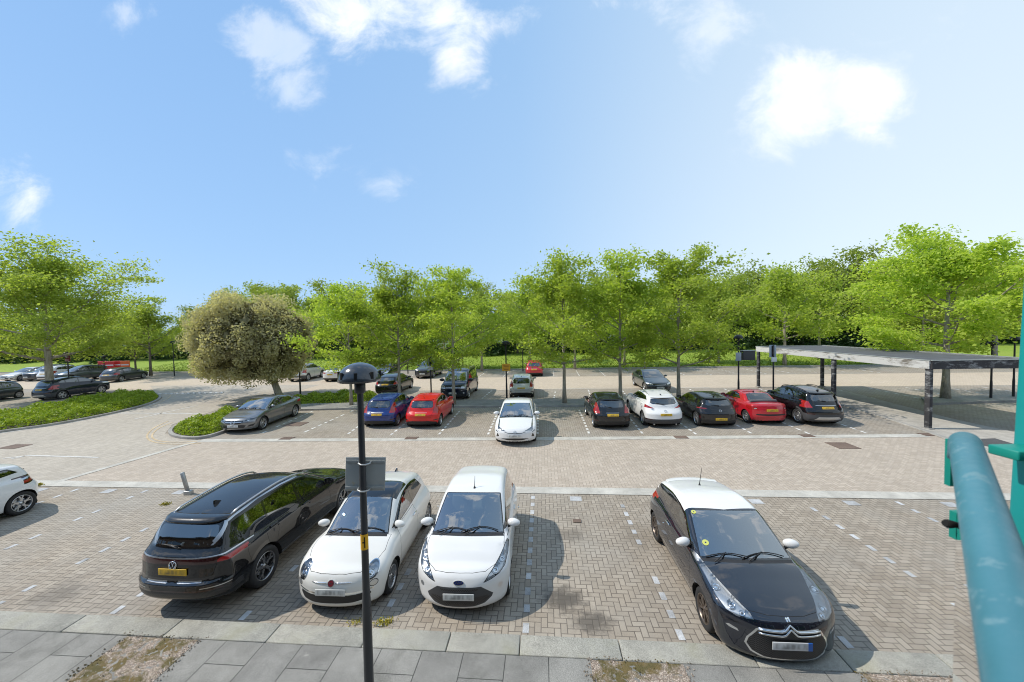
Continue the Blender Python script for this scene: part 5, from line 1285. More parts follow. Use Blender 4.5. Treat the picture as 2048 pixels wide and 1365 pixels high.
SP['saloon'] = gen('saloon', 4.55, 1.796, 1.446, 2.73, .90, .325, (1.18, .965), (2.08, 1.365), (3.30, 1.355), (4.02, 1.06), .66, (.95, 1.02), 2.6,
    bowf=.36, bowr=.30, style='double', seg=(72, 46, 20), ghin=.09, tum=.36, plate_f=.40, plate_r=.72, dlo=dl((1.45, .985), 1.92, 3.30, (3.78, 1.08), .10, [2.55, 3.40], lean=.03, pw=.025), doors=[(1.45, 2.55, 1.55, 2.55), (2.562, 3.5, 2.562, 3.3)],
    rwview='top', rw=[(3.36, -.05), (3.38, .52), (3.86, .62), (3.92, .4), (3.94, -.05)], mirror=(1.62, .99), mirror_size=.95, handles=[(2.42, .88), (3.32, .9)], fin=3.2,
    bonnet=[(.12, 0), (.14, .3), (.24, .56), (.5, .70), (1.22, .74), (1.17, .45), (1.10, 0)], reflector='rim_dark', bulbs=[(.62, .66, .05)],
    cuts=[('gloss_black', 'front', [(-.05, .50), (.34, .50), (.46, .60), (.44, .645), (-.05, .655)]), ('satin', 'front', [(-.05, .555), (.38, .565), (.40, .60), (-.05, .60)]), ('hl', 'front', [(.47, .605), (.60, .60), (.86, .66), (.88, .73), (.62, .70), (.50, .655)]),
          ('grille', 'front', [(-.05, .30), (.48, .30), (.56, .42), (.40, .45), (-.05, .45)]), ('trim', 'front', [(.60, .34), (.80, .36), (.86, .46), (.66, .42)]), ('satin', 'front', [(-.05, .225), (.7, .235), (.8, .28), (.7, .265), (-.05, .255)]),
          ('tl', 'rear', [(.42, .80), (.86, .80), (.9, .93), (.7, .94), (.44, .89)]), ('trim', 'rear', [(-.05, .2), (.8, .2), (.8, .38), (-.05, .38)])])
SP['panel_van'] = gen('hatch', 4.89, 1.904, 1.97, 3.0, .90, .34, (.78, 1.22), (1.52, 1.82), (4.70, 1.88), (4.84, 1.2), 1.02, (1.16, 1.16), 2.4,
    bowf=.26, bowr=.12, style='ten', seg=MIDSEG, ghin=.05, tum=.17, zb=.2, bw=.12, k1=.06, kg=.13, plate_f=.50, dlo=dl((.98, 1.20), 1.38, 4.4, (4.5, 1.2), .20, [1.95, 3.2], pw=.06), doors=[(1.32, 2.05, 1.32, 2.05)], dark_from=1, rearglass='glass_dark', sill=.35,
    nose=[(.15, .12), (.3, .03), (.5, .0), (.75, .0), (.95, .05), (1.1, .25), (1.25, .6)], rw=[(-.05, 1.2), (.7, 1.2), (.66, 1.72), (-.05, 1.74)], mirror=(1.12, 1.22), mirror_size=1.35, handles=[(1.95, 1.05)], rails=(1.9, 4.5, .10, 'satin'), fin=1.8,
    bonnet=[(.06, 0), (.10, .5), (.2, .72), (.78, .74), (.72, .4), (.70, 0)], plate_out=.02,
    cuts=[('hl', 'front', [(.52, .80), (.85, .78), (.9, .98), (.84, 1.05), (.56, .96)]), ('grille', 'front', [(-.05, .80), (.50, .80), (.54, .96), (-.05, .97)]), ('satin', 'front', [(-.05, .875), (.5, .875), (.5, .90), (-.05, .90)]), ('satin', 'front', [(-.05, .80), (.5, .80), (.5, .82), (-.05, .82)]),
          ('trim', 'front', [(-.05, .25), (.7, .25), (.8, .42), (-.05, .42)]), ('fog', 'front', ellipse(.72, .50, .06, .05, 10)), ('satin', 'front', [(.55, .685), (.92, .70), (.92, .72), (.55, .705)])])
FAR = dict(seg=(38, 24, 9), detail=0)
def vari(base, **k):
    d = dict(SP[base]); d.update(k); return d
SP['plain_hatch'] = gen('hatch', 4.30, 1.79, 1.47, 2.63, .88, .315, (1.12, .98), (1.98, 1.39), (3.72, 1.33), (4.06, 1.0), .70, (.97, 1.03), 2.5, bowf=.34, bowr=.28, style='five', ghin=.085, tum=.33,
    dlo=dl((1.36, 1.0), 1.84, 3.45, (3.66, 1.14), .11, [2.5, 3.3], lean=.04), doors=[(1.42, 2.5, 1.48, 2.5), (2.512, 3.4, 2.512, 3.2)], rw=[(-.05, 1.0), (.54, 1.01), (.58, 1.06), (.52, 1.27), (-.05, 1.29)], mirror=(1.52, 1.0), handles=[(2.35, .9), (3.25, .92)], handle_mat='trim', plate_r=.80, plate_f=.42,
    cuts=[('tl', 'rear', [(.58, .80), (.88, .80), (.88, 1.0), (.80, 1.04), (.62, .95)]), ('trim', 'rear', [(-.05, .2), (.7, .2), (.7, .36), (-.05, .36)]), ('hl', 'front', [(.5, .64), (.86, .68), (.86, .84), (.66, .80)]), ('grille', 'front', [(-.05, .28), (.5, .28), (.6, .44), (-.05, .6)])], **FAR)
SP['far_suv'] = vari('tall_suv', L=4.45, fo=.90, WB=2.66, style='five', cuts=SP['tall_suv']['cuts'], **FAR)
SP['far_saloon'] = vari('saloon', style='five', **FAR)
SP['far_hatch'] = vari('small_hatch', **FAR)
SP['far_city'] = vari('bubble', **dict(FAR))
SP['far_large_suv'] = vari('large_suv', **FAR)
for k_ in ('far_suv', 'far_saloon', 'far_hatch', 'far_city', 'far_large_suv'): SP[k_]['handles'] = []
# ================================================================ street furniture
def worn_metal(name, c, wear, under, rough=.4, metal=.0, scale=6.0):
    m, t, b = principled(name, c, rough, metal); co = obj_co(t); n = t.noise(co, scale, 7.0, .7); n2 = t.noise(co, 1.5, 4.0, .6)
    col = t.mix(1.0, tuple(c), t.ramp(n2, [(.3, .8), (.7, 1.15)]), 'MULTIPLY'); t.link(t.mix(t.mr(n, wear, wear+.05), col, under), b.inputs['Base Color']); t.link(t.mr(n, .3, .7, rough*.8, min(1, rough*1.4)), b.inputs['Roughness']); return m
M['lamp_grey'] = worn_metal('lamp_post_paint', (.032, .035, .040), .70, (.20, .20, .19), .32)
M['lamp_dome'] = principled('lamp_dome_plastic', (.030, .036, .046), .2, 0, .6, .08)[0]
M['post_black'] = worn_metal('post_black', (.018, .018, .02), .72, (.12, .11, .10), .45)
M['galv'] = worn_metal('galvanised_steel', (.42, .43, .43), .62, (.25, .25, .24), .45, .6)
M['sign_back'] = worn_metal('sign_back_grey', (.36, .38, .37), .60, (.42, .38, .26), .5, .1, 3.0)
M['sign_yellow'] = principled('sign_yellow', (.78, .42, .02), .5)[0]; M['sign_text'] = principled('sign_text', (.30, .10, .02), .5)[0]; M['sign_white'] = principled('sign_white', (.72, .74, .76), .5)[0]
M['sign_blue_grey'] = principled('sign_back_blue_grey', (.34, .40, .47), .5)[0]
M['barrier_red'] = principled('barrier_red', (.62, .035, .03), .45)[0]; M['barrier_orange'] = principled('barrier_orange', (.80, .15, .03), .45)[0]
def lamp(px_base, z0, top_h, label, near=False, sign=None, lean=(0, 0), group='domed lamp posts'):
    p = G(px_base[0], px_base[1], z0); o = empty('lamp_post', p); tag(o, label, 'lamp post', group)
    o.rotation_euler = (lean[0], lean[1], 0); h = top_h-.24; mt = M['lamp_grey'] if near else M['post_black']
    b = MB(); b.lathe([(.060, -.05), (.057, h*.28), (.055, h*.30), (.046, h*.34), (.037, h)], 20); b.build('pole', mt, o)
    b = MB(); b.lathe([(.001, h+.02), (.066, h+.02), (.066, h-.14), (.04, h-.16)], 16); b.build('collar', mt, o)
    b = MB(); Rd = .255; prof = [(Rd*math.cos(a), h+.03+Rd*.80*math.sin(a)) for a in np.linspace(0, math.pi/2-.02, 14)]
    b.lathe([(.06, h+.035), (Rd-.02, h+.03), (Rd, h+.0), (Rd+.004, h+.03)]+prof[1:]+[(.001, h+.03+Rd*.80)], 36); dm = b.build('dome', M['lamp_dome'] if near else mt, o)
    if near:
        b = MB()
        for k in range(8):
            a = k*math.pi/4+.2; b.box((math.cos(a)*(Rd-.008), math.sin(a)*(Rd-.008), h+.085), (.02, .035, .085), a)
        b.build('vent_slot', M['gap'], dm)
        for f in dm.children: f['kind'] = 'stuff'
    return o, p
lo, lp = lamp((739, 1393), .1, 4.36, 'near dark grey lamp post with domed head and grey sign, before the small white cars', True, lean=(0, .006))
b = MB()   # yellow number label wrapped on the pole
zl = 1.97
for k in range(9):
    a = R(-140+k*14); a2 = R(-140+(k+1)*14); r_ = .0525
    b.add([(r_*math.cos(a), r_*math.sin(a), zl), (r_*math.cos(a2), r_*math.sin(a2), zl), (r_*math.cos(a2), r_*math.sin(a2), zl+.20), (r_*math.cos(a), r_*math.sin(a), zl+.20)], [(0, 1, 2, 3)], 0)
for (a0, a1, z0_, z1_) in ((-76, -62, .03, .17), (-100, -76, .09, .108)):
    A0, A1, r_ = R(a0), R(a1), .0545; b.add([(r_*math.cos(A0), r_*math.sin(A0), zl+z0_), (r_*math.cos(A1), r_*math.sin(A1), zl+z0_), (r_*math.cos(A1), r_*math.sin(A1), zl+z1_), (r_*math.cos(A0), r_*math.sin(A0), zl+z1_)], [(0, 1, 2, 3)], 1)
b.build('number_label', [M['sign_yellow'], M['gap']], lo)
so = empty('sign_plate', (0, 0, 0)); so.parent = None; tag(so, 'grey back of a weathered rectangular sign clamped to the near lamp post', 'sign')
so.location = lp+Vector((.02, .085, 2.90)); so.rotation_euler = (R(0), R(3.5), R(6))
b = MB(); b.rbox((0, 0, .0), (.50, .012, .44), .006, 0, None, 2); b.build('plate', M['sign_back'], so)
for dz in (-.17, .17):
    b = MB(); b.box((0, -.014, dz), (.48, .018, .03)); rl = b.build('sign_rail', M['sign_back'], so)
    b = MB(); b.tube([(-.07, -.02, dz), (-.065, -.10, dz), (-.02, -.145, dz), (.03, -.145, dz), (.07, -.10, dz), (.075, -.02, dz)], .011, 6); b.build('clamp', M['galv'], so)
lamp((601, 790), .1, 3.92, 'black domed lamp post right of the holm oak'); l3, l3p = lamp((1013.8, 803), .1, 3.9, 'black domed lamp post carrying the yellow sign behind the white hybrid'); l4, l4p = lamp((1477, 800), .1, 4.0, 'black lamp post with two grey boxes behind the red coupe')
lamp((140, 792), .1, 3.55, 'black lamp post in the left bed beside the large green tree'); lamp((349, 752), .1, 4.0, 'black lamp post at the field edge left of the holm oak'); lamp((816, 747), .1, 4.0, 'thin black lamp post at the field edge beside the black estate car'); lamp((926, 744), .1, 4.0, 'thin black lamp post at the field edge above the navy van'); lamp((1046, 742), .1, 4.1, 'thin black lamp post at the field edge left of the small red car')
lamp((1981.6, 796.7), .1, 3.35, 'black lamp post seen past the canopy front edge'); lamp((2026.6, 794), .1, 3.6, 'black lamp post nearest the green column, beyond the canopy'); lamp((210, 757), .1, 2.6, 'short dark lamp post beside the red barriers')
def panel(name, p, w, h, mt, label, cat, tilt=0.0, lines=0, thick=.02):
    o = empty(name, p); tag(o, label, cat); b = MB(); b.rbox((0, 0, 0), (w, thick, h), .008, 0, None, 2); b.build('plate', mt, o)
    if lines:
        b = MB()
        for k in range(lines): b.box((0, -thick/2-.003, h*(.30-.2*k)), (w*(.74-.12*(k % 2)), .004, h*.07))
        b.build('lettering', M['sign_text'], o)
    return o
panel('sign_plate', l3p+Vector((0, -.10, 2.20)), .52, .46, M['sign_yellow'], 'square yellow notice on the black lamp post behind the hybrid', 'sign', 0, 4)
ob = empty('camera_box', l4p+Vector((.55, 0, 2.72))); tag(ob, 'dark grey box cabinet mounted high on the lamp post behind the red coupe', 'box'); b = MB(); b.rbox((0, 0, 0), (.74, .35, .56), .02); b.build('cabinet', M['cladding'], ob); b = MB(); b.box((0, 0, .295), (.80, .42, .03)); b.build('lid', M['sign_back'], ob)
panel('sign_plate', l4p+Vector((-.08, -.12, 2.66)), .34, .50, M['sign_blue_grey'], 'small blue grey plate on the lamp post beside the dark cabinet', 'sign')
def sign_post(px, h, label, w=.40):
    p = G(px[0], px[1], .1); o = empty('sign_post', p); tag(o, label, 'sign post', 'parking sign posts on the median'); b = MB(); b.tube([(0, 0, -.05), (0, 0, h-.02)], .045, 10); b.build('post', M['post_black'], o)
    b = MB(); b.rbox((0, .065, h-.38), (w, .012, .74), .006, 0, None, 2); b.box((0, .045, h-.38), (.14, .03, .62), 0, 1); b.build('sign_plate', [M['sign_blue_grey'], M['gap']], o)
    b = MB(); b.rbox((0, -.055, h-.88), (.32, .012, .27), .005, 0, None, 2); b.build('notice', M['sign_white'], o)
sign_post((863, 804), 3.1, 'black post with grey sign back and white notice behind the bright red hatchback'); sign_post((1546.5, 801), 3.35, 'black post with grey sign back and white notice left of the tall black SUV', .42)
sp_ = G(140, 792, .1); panel('sign_plate', sp_+Vector((.16, -.12, 3.05)), .42, .55, M['badge_red'], 'small faded red sign on the lamp post by the large green tree', 'sign')
# bollard
bo = empty('bollard', G(376, 989, 0)); tag(bo, 'leaning galvanised bollard on a small square foot by the black estate SUV', 'bollard'); b = MB(); b.tube([(0, 0, .08), (-.14, .0, .66), (-.143, 0, .675)], [.055, .055, .045], 14); b.build('tube', M['galv'], bo); b = MB(); b.rbox((0.02, 0, .05), (.20, .16, .14), .02); b.build('foot', M['galv'], bo)
# red barriers
for k in range(4):
    p = G(205+15.5*k, 746-.4*k+(k % 2)*.5, .15); p = Vector((p.x, p.y, .62)); o = empty('safety_barrier', p, R(8*(k % 2)-4)); tag(o, 'red plastic safety barrier panel in the row at the field edge', 'barrier', 'red safety barriers by the field'); b = MB(); w = 1.12
    for z in (.12, .50, .92): b.rbox((0, 0, z), (w, .06, .16), .02)
    for x in np.linspace(-w/2+.04, w/2-.04, 7): b.box((x, 0, .5), (.06, .05, .9))
    b.box((0, 0, .52), (w-.04, .03, .72)); b.build('panel', M['barrier_orange'] if k == 3 else M['barrier_red'], o); b = MB(); b.box((0, -.035, .50), (w*.8, .012, .13)); b.build('white_board', M['sign_white'], o)
    b = MB(); b.box((-.4, 0, .02), (.08, .55, .04)); b.box((.4, 0, .02), (.08, .55, .04)); b.build('feet', M['gap'], o)
# ---------------------------------------------------------------- flat roofed canopy
def flaky(name, white, dark, lo_):
    m, t, b = principled(name, white, .8); co = obj_co(t); x, y, z = t.sep(co); n = t.noise(t.comb(t.m('MULTIPLY', x, .5), t.m('MULTIPLY', y, .5), t.m('MULTIPLY', z, 1.6)), 2.4, 8.0, .72, dist=.3)
    t.link(t.mix(t.mr(n, lo_, lo_+.13), white, t.mix(t.noise(co, 9, 4), dark, tuple(q*2.4 for q in dark))), b.inputs['Base Color']); return m
M['flaky_white'] = flaky('flaking_white_paint', (.55, .55, .53), (.10, .09, .075), .50); M['flaky_black'] = flaky('flaking_black_paint', (.33, .34, .34), (.022, .022, .024), .36)
M['felt'] = stone_mat('roof_felt', (.10, .105, .115), .2, .25)
def canopy():
    o = empty('canopy', (0, 0, 0)); tag(o, 'flat roofed canopy with flaking white fascia on dark posts', 'canopy'); q = [(17.95, 16.0), (22.35, 15.7), (22.75, 27.4), (18.15, 27.8)]; z1, d = 3.02, .36
    b = MB(); b.prism([(q[0][0]+.06, q[0][1]+.06), (q[1][0]-.06, q[1][1]+.06), (q[2][0]-.06, q[2][1]-.06), (q[3][0]+.06, q[3][1]-.06)], z1-.12, z1-.03); b.build('roof', M['felt'], o)
    for i in range(4):
        a, c = Vector(q[i]), Vector(q[(i+1) % 4]); L_ = (c-a).length; an = math.atan2(c.y-a.y, c.x-a.x); mid = (a+c)/2
        b = MB(); b.box((mid.x, mid.y, z1-d/2), (L_-.06, .07, d), an); b.build('fascia', M['flaky_black'] if i == 0 else M['flaky_white'], o)
        b = MB(); b.box((mid.x, mid.y, z1+.012), (L_, .11, .025), an); b.build('roof_edging', M['sign_back'], o)
    for (x, y) in ((18.02, 16.12), (18.1, 21.0), (18.2, 27.6), (22.6, 27.2), (22.3, 15.85)):
        b = MB(); b.rbox((x, y, (z1-.12)/2), (.14, .21, z1-.16), .012, 0, None, 2); b.build('post', M['flaky_black'], o)
        b = MB(); b.rbox((x, y, .06), (.24, .32, .05), .01, 0, None, 2); b.build('post_base', M['kerb_far'], o)
    for k in range(1, 6): y = 16+11.6*k/6; b = MB(); b.box((20.25, y, z1-.2), (4.2, .06, .16)); b.build('rafter', M['post_black'], o)
canopy()
# ---------------------------------------------------------------- the railing at hand
M['rail_blue'] = worn_metal('rail_pale_blue', (.048, .185, .235), .55, (.12, .25, .29), .45, 0.0, 22.0); M['steel_green'] = worn_metal('steel_green', (.0, .235, .185), .72, (.05, .30, .27), .4); M['steel_teal'] = worn_metal('steel_teal', (.004, .30, .29), .72, (.08, .34, .33), .4)
def railing():
    S = 1.5; E = Vector((0, 0, CH)); of = Vector((1.2, .9, 3.2))
    o = empty('guard_rail', of); tag(o, 'pale blue tubular guard rail with chipped paint on green steel brackets', 'railing')
    def at(px, py, t_): return E+ray(px, py)*t_*S-of
    P1 = at(1929.5, 884, .64); P3 = at(1987, 1102, .352); d = (P3-P1).normalized()
    e = [P1-d*.014+Vector((.0, 0, -.05)), P1-d*.012+Vector((0, 0, -.028)), P1-d*.002+Vector((0, 0, -.007)), P1+d*.016]
    b = MB(); b.tube(e+[P1+d*k*.1 for k in range(1, 16)], .029, 24); b.build('handrail', M['rail_blue'], o)
    b = MB(); b.box(at(1901, 925, .67), (.016, .014, .125)); b.build('bracket', M['steel_green'], o); b = MB(); b.box(at(1913, 1050, .645), (.020, .016, .07)); b.build('bracket', M['steel_green'], o); b = MB(); b.tube([P1+d*.9+Vector((0.0, .0, -.02)), P1+d*.9+Vector((.0, .0, -1.5))], .016, 10); b.build('baluster', M['steel_green'], o)
    b = MB(); b.tube([at(1912, 1050, .635), at(1895, 1048, .635), at(1889, 1047, .635)], [.0075, .011, .0075], 10); b.build('bolt', M['gap'], o)
    a, c = P1+Vector((-.012, 0, -.14)), P1+d*1.4+Vector((-.012, 0, -.14)); b = MB(); n = Vector((-d.y, d.x, 0)).normalized()*.003; dn = Vector((0, 0, -1.3))
    b.add([a+n, c+n, c+n+dn, a+n+dn, a-n, c-n, c-n+dn, a-n+dn], [(0, 1, 2, 3), (7, 6, 5, 4), (0, 4, 5, 1), (3, 2, 6, 7), (0, 3, 7, 4), (1, 5, 6, 2)])
    b.build('guard_panel', glass('tinted_guard_panel', (.36, .29, .235), .0), o)
    cf = Vector((1.7, 1.15, 3.2)); col = empty('steel_column', cf); tag(col, 'glossy teal green steel column beside the guard rail', 'column')
    b = MB(); b.rbox(Vector((1.755, 1.155, 5.1))-cf, (.24, .09, 3.8), .012, 0, Matrix.Rotation(R(1.9), 4, 'Y'), 3); b.build('post', M['steel_teal'], col)
    b = MB(); b.rbox(Vector((1.60, 1.15, 4.435))-cf, (.16, .075, .03), .004, 0, None, 2); b.build('flange', M['steel_green'], col)
    b = MB(); q = [Vector((1.70, 1.14, 4.44)), Vector((.78, .14, 4.39))]; dd = (q[1]-q[0]).normalized(); an = math.atan2(dd.y, dd.x); L_ = (q[1]-q[0]).length; mid = (q[0]+q[1])/2-cf+Vector((.05, -.03, .02))
    b.rbox(mid, (L_, .15, .04), .006, 0, Matrix.Rotation(an, 4, 'Z')); b.rbox(mid+Vector((.06, -.06, -.12)), (L_, .016, .24), .004, 0, Matrix.Rotation(an, 4, 'Z')); b.build('edge_beam', M['steel_green'], col)
    dk = empty('balcony_deck', (0, -.3, 3.2)); tag(dk, 'steel balcony deck carrying the guard rail', 'deck'); b = MB(); b.box((0.2, -.5, 0), (4.2, 3.2, .08)); b.build('deck_plate', M['steel_green'], dk)
railing()
# ================================================================ badges and number details
def text_mesh(s_, size, mat_, shear=0.0):
    cu = bpy.data.curves.new('lettering', 'FONT'); cu.body = s_; cu.size = size; cu.align_x = 'CENTER'; cu.align_y = 'CENTER'; cu.extrude = .0015; cu.shear = shear
    o = bpy.data.objects.new('lettering', cu); COL.objects.link(o); dg = bpy.context.evaluated_depsgraph_get(); me = bpy.data.meshes.new_from_object(o.evaluated_get(dg)); bpy.data.objects.remove(o); bpy.data.curves.remove(cu); me.materials.clear(); me.materials.append(mat_); return me
TXT = Matrix(((0, 0, 1, 0), (1, 0, 0, 0), (0, 1, 0, 0), (0, 0, 0, 1)))       # text plane (x right, y up) onto (normal x, right y, up z)
def badge_frame(s, kind, z, out=.006, y=0.0):
    p, n = s.at(kind, y, z); return frame_m(p+n*out, n, L=s.L)
def fin_oval(s, add):
    A = badge_frame(s, 'front', .625); b = MB(); T = A @ TXT
    b.prism(ellipse(0, 0, .088, .036, 28), -.01, .006, T, 0); b.prism(ellipse(0, 0, .080, .029, 28), 0, .009, T, 1); i = add('badge', b.mesh('badge', [M['chrome'], M['badge_blue']]))
    me = text_mesh('Ford', .052, M['chrome'], .3); me.transform(A @ TXT @ Matrix.Translation((0, 0, .010))); add('lettering', me, par=i)
    p, n = s.at('top', s.ws[0]+.10, .02); b = MB(); b.lathe([(.001, .07), (.035, .05), (.04, 0), (.03, -.03)], 12, Matrix.Translation((p.x-s.L/2+.10, .02, p.z-.06))); add('dashboard_toy', b.mesh('dashboard_toy', [M['seat_toy']]))
M['seat_toy'] = principled('toy_plush', (.75, .45, .30), .9)[0]
SP['city']['finish'] = fin_oval
def fin_bubble(s, add):
    A = badge_frame(s, 'front', .60, .01); T = A @ TXT; b = MB(); b.prism(ellipse(0, 0, .056, .056, 28), -.015, .008, T, 0); b.prism(ellipse(0, 0, .046, .046, 28), 0, .012, T, 1); i = add('badge', b.mesh('badge', [M['chrome'], M['badge_red']]))
    me = text_mesh('FIAT', .032, M['chrome']); me.transform(T @ Matrix.Translation((0, 0, .013))); add('lettering', me, par=i)
    for sg in (1, -1):
        q = []
        for k in range(7): p, n = s.at('front', .075+.28*k/6, .60); q.append(Vector((p.x-s.L/2, sg*p.y, p.z))+n*.004)
        b = MB(); b.tube(q, [.015, .014, .013, .012, .011, .009, .004], 8); add('chrome_bar', b.mesh('chrome_bar', [M['chrome']]))
SP['bubble']['finish'] = fin_bubble
def fin_sporty(s, add):
    for z in (.612, .566):
        q = []
        for y in [-.40, -.3, -.2, -.12, -.075, -.0001, .075, .12, .2, .3, .40]:
            zz_ = z+(.075 if abs(y) < .01 else (.012 if abs(y) < .08 else 0)); p, n = s.at('front', abs(y), zz_); q.append(Vector((p.x-s.L/2, math.copysign(p.y, y), p.z))+Vector((n.x, math.copysign(n.y, y), n.z))*.014)
        b = MB(); b.tube(q, .014, 6); add('badge', b.mesh('badge', [M['chrome']]))
    A = badge_frame(s, 'front', .735); b = MB(); b.rbox((0, -.014, 0), (.012, .022, .06), .004, 0, A, 2); b.rbox((0, .014, -.006), (.012, .022, .06), .004, 0, A, 2); add('bonnet_emblem', b.mesh('bonnet_emblem', [M['chrome']]))
    for (x, y, r_) in ((s.ws[0]+.30, .56, .052), (s.ws[1]-.02, .55, .042)):
        p, n = s.at('top', x, y); b = MB(); b.prism(ellipse(0, 0, r_, r_, 20), .002, .004, frame_m(p+n*.002, n, (1, 0, 0), s.L) @ Matrix.Rotation(R(90), 4, 'Y')); b.prism(ellipse(0, 0, r_*.25, r_*.25, 12), .0045, .006, frame_m(p+n*.002, n, (1, 0, 0), s.L) @ Matrix.Rotation(R(90), 4, 'Y'), 1); add('windscreen_sticker', b.mesh('windscreen_sticker', [M['sticker'], M['badge_blue']]))
SP['sporty']['finish'] = fin_sporty
def ring_badge(kind, z, r_, strokes, y=0.0):
    def f(s, add):
        A = badge_frame(s, kind, z, .012); T = A @ TXT; b = MB(); q = [T @ Vector((math.cos(a)*r_, math.sin(a)*r_, 0)) for a in np.linspace(0, 2*math.pi, 25)]; b.tube(q, r_*.11, 6, caps=False)
        for st in strokes: b.tube([T @ Vector((x*r_, yy*r_, 0)) for x, yy in st], r_*.09, 5)
        add('badge', b.mesh('badge', [M['chrome']]))
    return f
VW = [[(-.42, .88), (0, .12), (.42, .88)], [(-.92, .30), (-.45, -.80), (0, .0), (.45, -.80), (.92, .30)]]
SP['large_suv']['finish'] = ring_badge('rear', .95, .068, VW); SP['panel_van']['finish'] = ring_badge('front', .88, .085, VW)
SP['saloon']['finish'] = ring_badge('front', .575, .10, [[(0, 0), (0, .95)], [(0, 0), (.83, -.5)], [(0, 0), (-.83, -.5)]])
SP['new_hatch']['finish'] = ring_badge('rear', .80, .06, [[(-1.1, .25), (.1, .25), (-.1, -.25), (1.1, -.25)]]); SP['hybrid']['finish'] = ring_badge('front', .60, .06, [[(-.8, .2), (0, .5), (.8, .2)], [(0, .5), (0, -.9)]])
SP['crossover']['finish'] = ring_badge('rear', .80, .06, [[(-.8, .4), (0, -.3), (.8, .4)]]); SP['far_large_suv'].pop('finish', 0)
# ================================================================ the cars
PT = dict(white=paint('paint_white', (.74, .745, .74), 0, .35, .03), cream=paint('paint_soft_white', (.74, .735, .70), 0, .35, .03), black=paint('paint_black', (.006, .0065, .008), .0, .3, .012), ink=paint('paint_ink_black', (.004, .007, .016), .0, .3, .010, 1.85), navy=paint('paint_blue_black', (.004, .009, .024), .0, .3, .015), blue=paint('paint_blue', (.004, .028, .165), .0, .3),
    red=paint('paint_bright_red', (.62, .012, .010), .0, .3, .03), crimson=paint('paint_crimson', (.50, .008, .022), .15, .3, .03), grey=paint('paint_mid_grey', (.20, .21, .225), .75, .3), dgrey=paint('paint_dark_grey', (.055, .06, .068), .6, .3), silver=paint('paint_silver', (.58, .58, .545), .35, .35), teal=paint('paint_grey_blue', (.05, .065, .075), .6, .3))
random.seed(3); MODELS = {}
def car(kind, ref, pt, rz, label, pnt, roof=None, mirror=None, group='cars parked in the far bays', **kw):
    if kind not in MODELS: MODELS[kind] = car_model(SP[kind])
    m = MODELS[kind]; s = m.s; yw = s.W/2-.07
    loc = {'front': (0.02, 0), 'rear': (s.L-.02, 0), 'RA': (s.xr, 0), 'FA': (s.xf, 0), 'FL': (s.xf, -yw), 'RL': (s.xr, -yw), 'FR': (s.xf, yw), 'RR': (s.xr, yw)}[ref]
    return place_car(m, loc, pt, R(rz), label, PT[pnt], PT[roof] if roof else None, PT[mirror] if mirror else None, group, **kw)
TC, AW = 86.0, 266.2
N1, N2, N3, N4 = 'cars parked in the near bays', 'cars parked in the middle bays', 'cars parked in the back bays', 'cars parked along the field edge'
car('large_suv', 'RR', (-4.87, 7.05), 264.8, 'long glossy black SUV with yellow rear plate left of the lamp post', 'black', group=N1)
car('bubble', 'FL', (-2.35, 6.79), 86.2, 'small rounded white car with dark glass roof behind the near lamp post', 'cream', group=N1)
car('city', 'front', (-.975, 6.06), 86.4, 'white city car with swept headlamps and dark lower grille, parked nose out', 'white', group=N1)
car('sporty', 'FR', (2.99, 5.80), 85.9, 'black hatchback with white roof and white mirrors', 'ink', 'white', 'white', group=N1)
car('hatch_left', 'RL', (-13.6, 10.13), 85.0, 'white hatchback cut off by the left edge of the picture', 'white', group=N1)
car('saloon', 'FL', (-12.58, 18.6), 89.4, 'mid grey saloon parked beside the holm oak bed', 'grey', group=N2)
car('small_hatch', 'RA', (-6.68, 18.85), 266.4, 'blue hatchback parked left of the bright red one', 'blue', group=N2); car('small_hatch', 'RA', (-4.47, 18.6), 265.8, 'bright red hatchback parked right of the blue one', 'red', group=N2)
car('hybrid', 'front', (.035, 14.96), 86.2, 'white hybrid car parked nose out alone in the middle bays', 'white', group=N2)
car('small_hatch', 'RA', (4.62, 17.72), 266.6, 'black hatchback with tall red tail lamps, left of the white crossover', 'black', group=N2); car('crossover', 'RA', (7.08, 17.92), 266.9, 'white crossover with grey lower cladding', 'white', group=N2)
car('new_hatch', 'RA', (9.52, 17.62), 267.0, 'black hatchback between the white crossover and the red coupe', 'black', group=N2); car('coupe', 'RA', (12.05, 17.9), 267.2, 'red coupe with notchback boot', 'crimson', group=N2); car('tall_suv', 'RA', (14.35, 17.62), 267.2, 'tall black SUV with silver rear skid plate at the row end', 'black', group=N2)
car('plain_hatch', 'rear', (-9.45, 27.4), 266.0, 'black family hatchback behind the blue one, beside the bed', 'black', group=N3); car('panel_van', 'FL', (-3.09, 25.75), 84.5, 'dark navy people carrier van facing the camera', 'navy', group=N3, name='parked_van', cat='van')
car('far_hatch', 'RA', (.60, 25.85), 266.0, 'silver hatchback seen from behind beyond the white hybrid', 'silver', group=N3); car('far_saloon', 'front', (10.3, 26.0), 87.0, 'dark blue grey saloon facing the camera behind the white crossover', 'teal', group=N3)
car('far_suv', 'RR', (-20.15, 36.7), 270, 'silver SUV at the field edge right of the holm oak', 'silver', group=N4); car('far_saloon', 'RR', (-16.47, 36.2), 268, 'white saloon at the field edge seen from behind', 'white', group=N4)
car('plain_hatch', 'FL', (-12.08, 36.5), 87, 'black estate car at the field edge facing the camera', 'black', group=N4); car('far_suv', 'FL', (-7.86, 36.93), 84, 'grey SUV at the field edge facing the camera', 'dgrey', group=N4); car('far_hatch', 'RA', (2.12, 36.65), 266, 'small dark red hatchback at the field edge', 'crimson', group=N4)
N5 = 'cars parked at the far left'
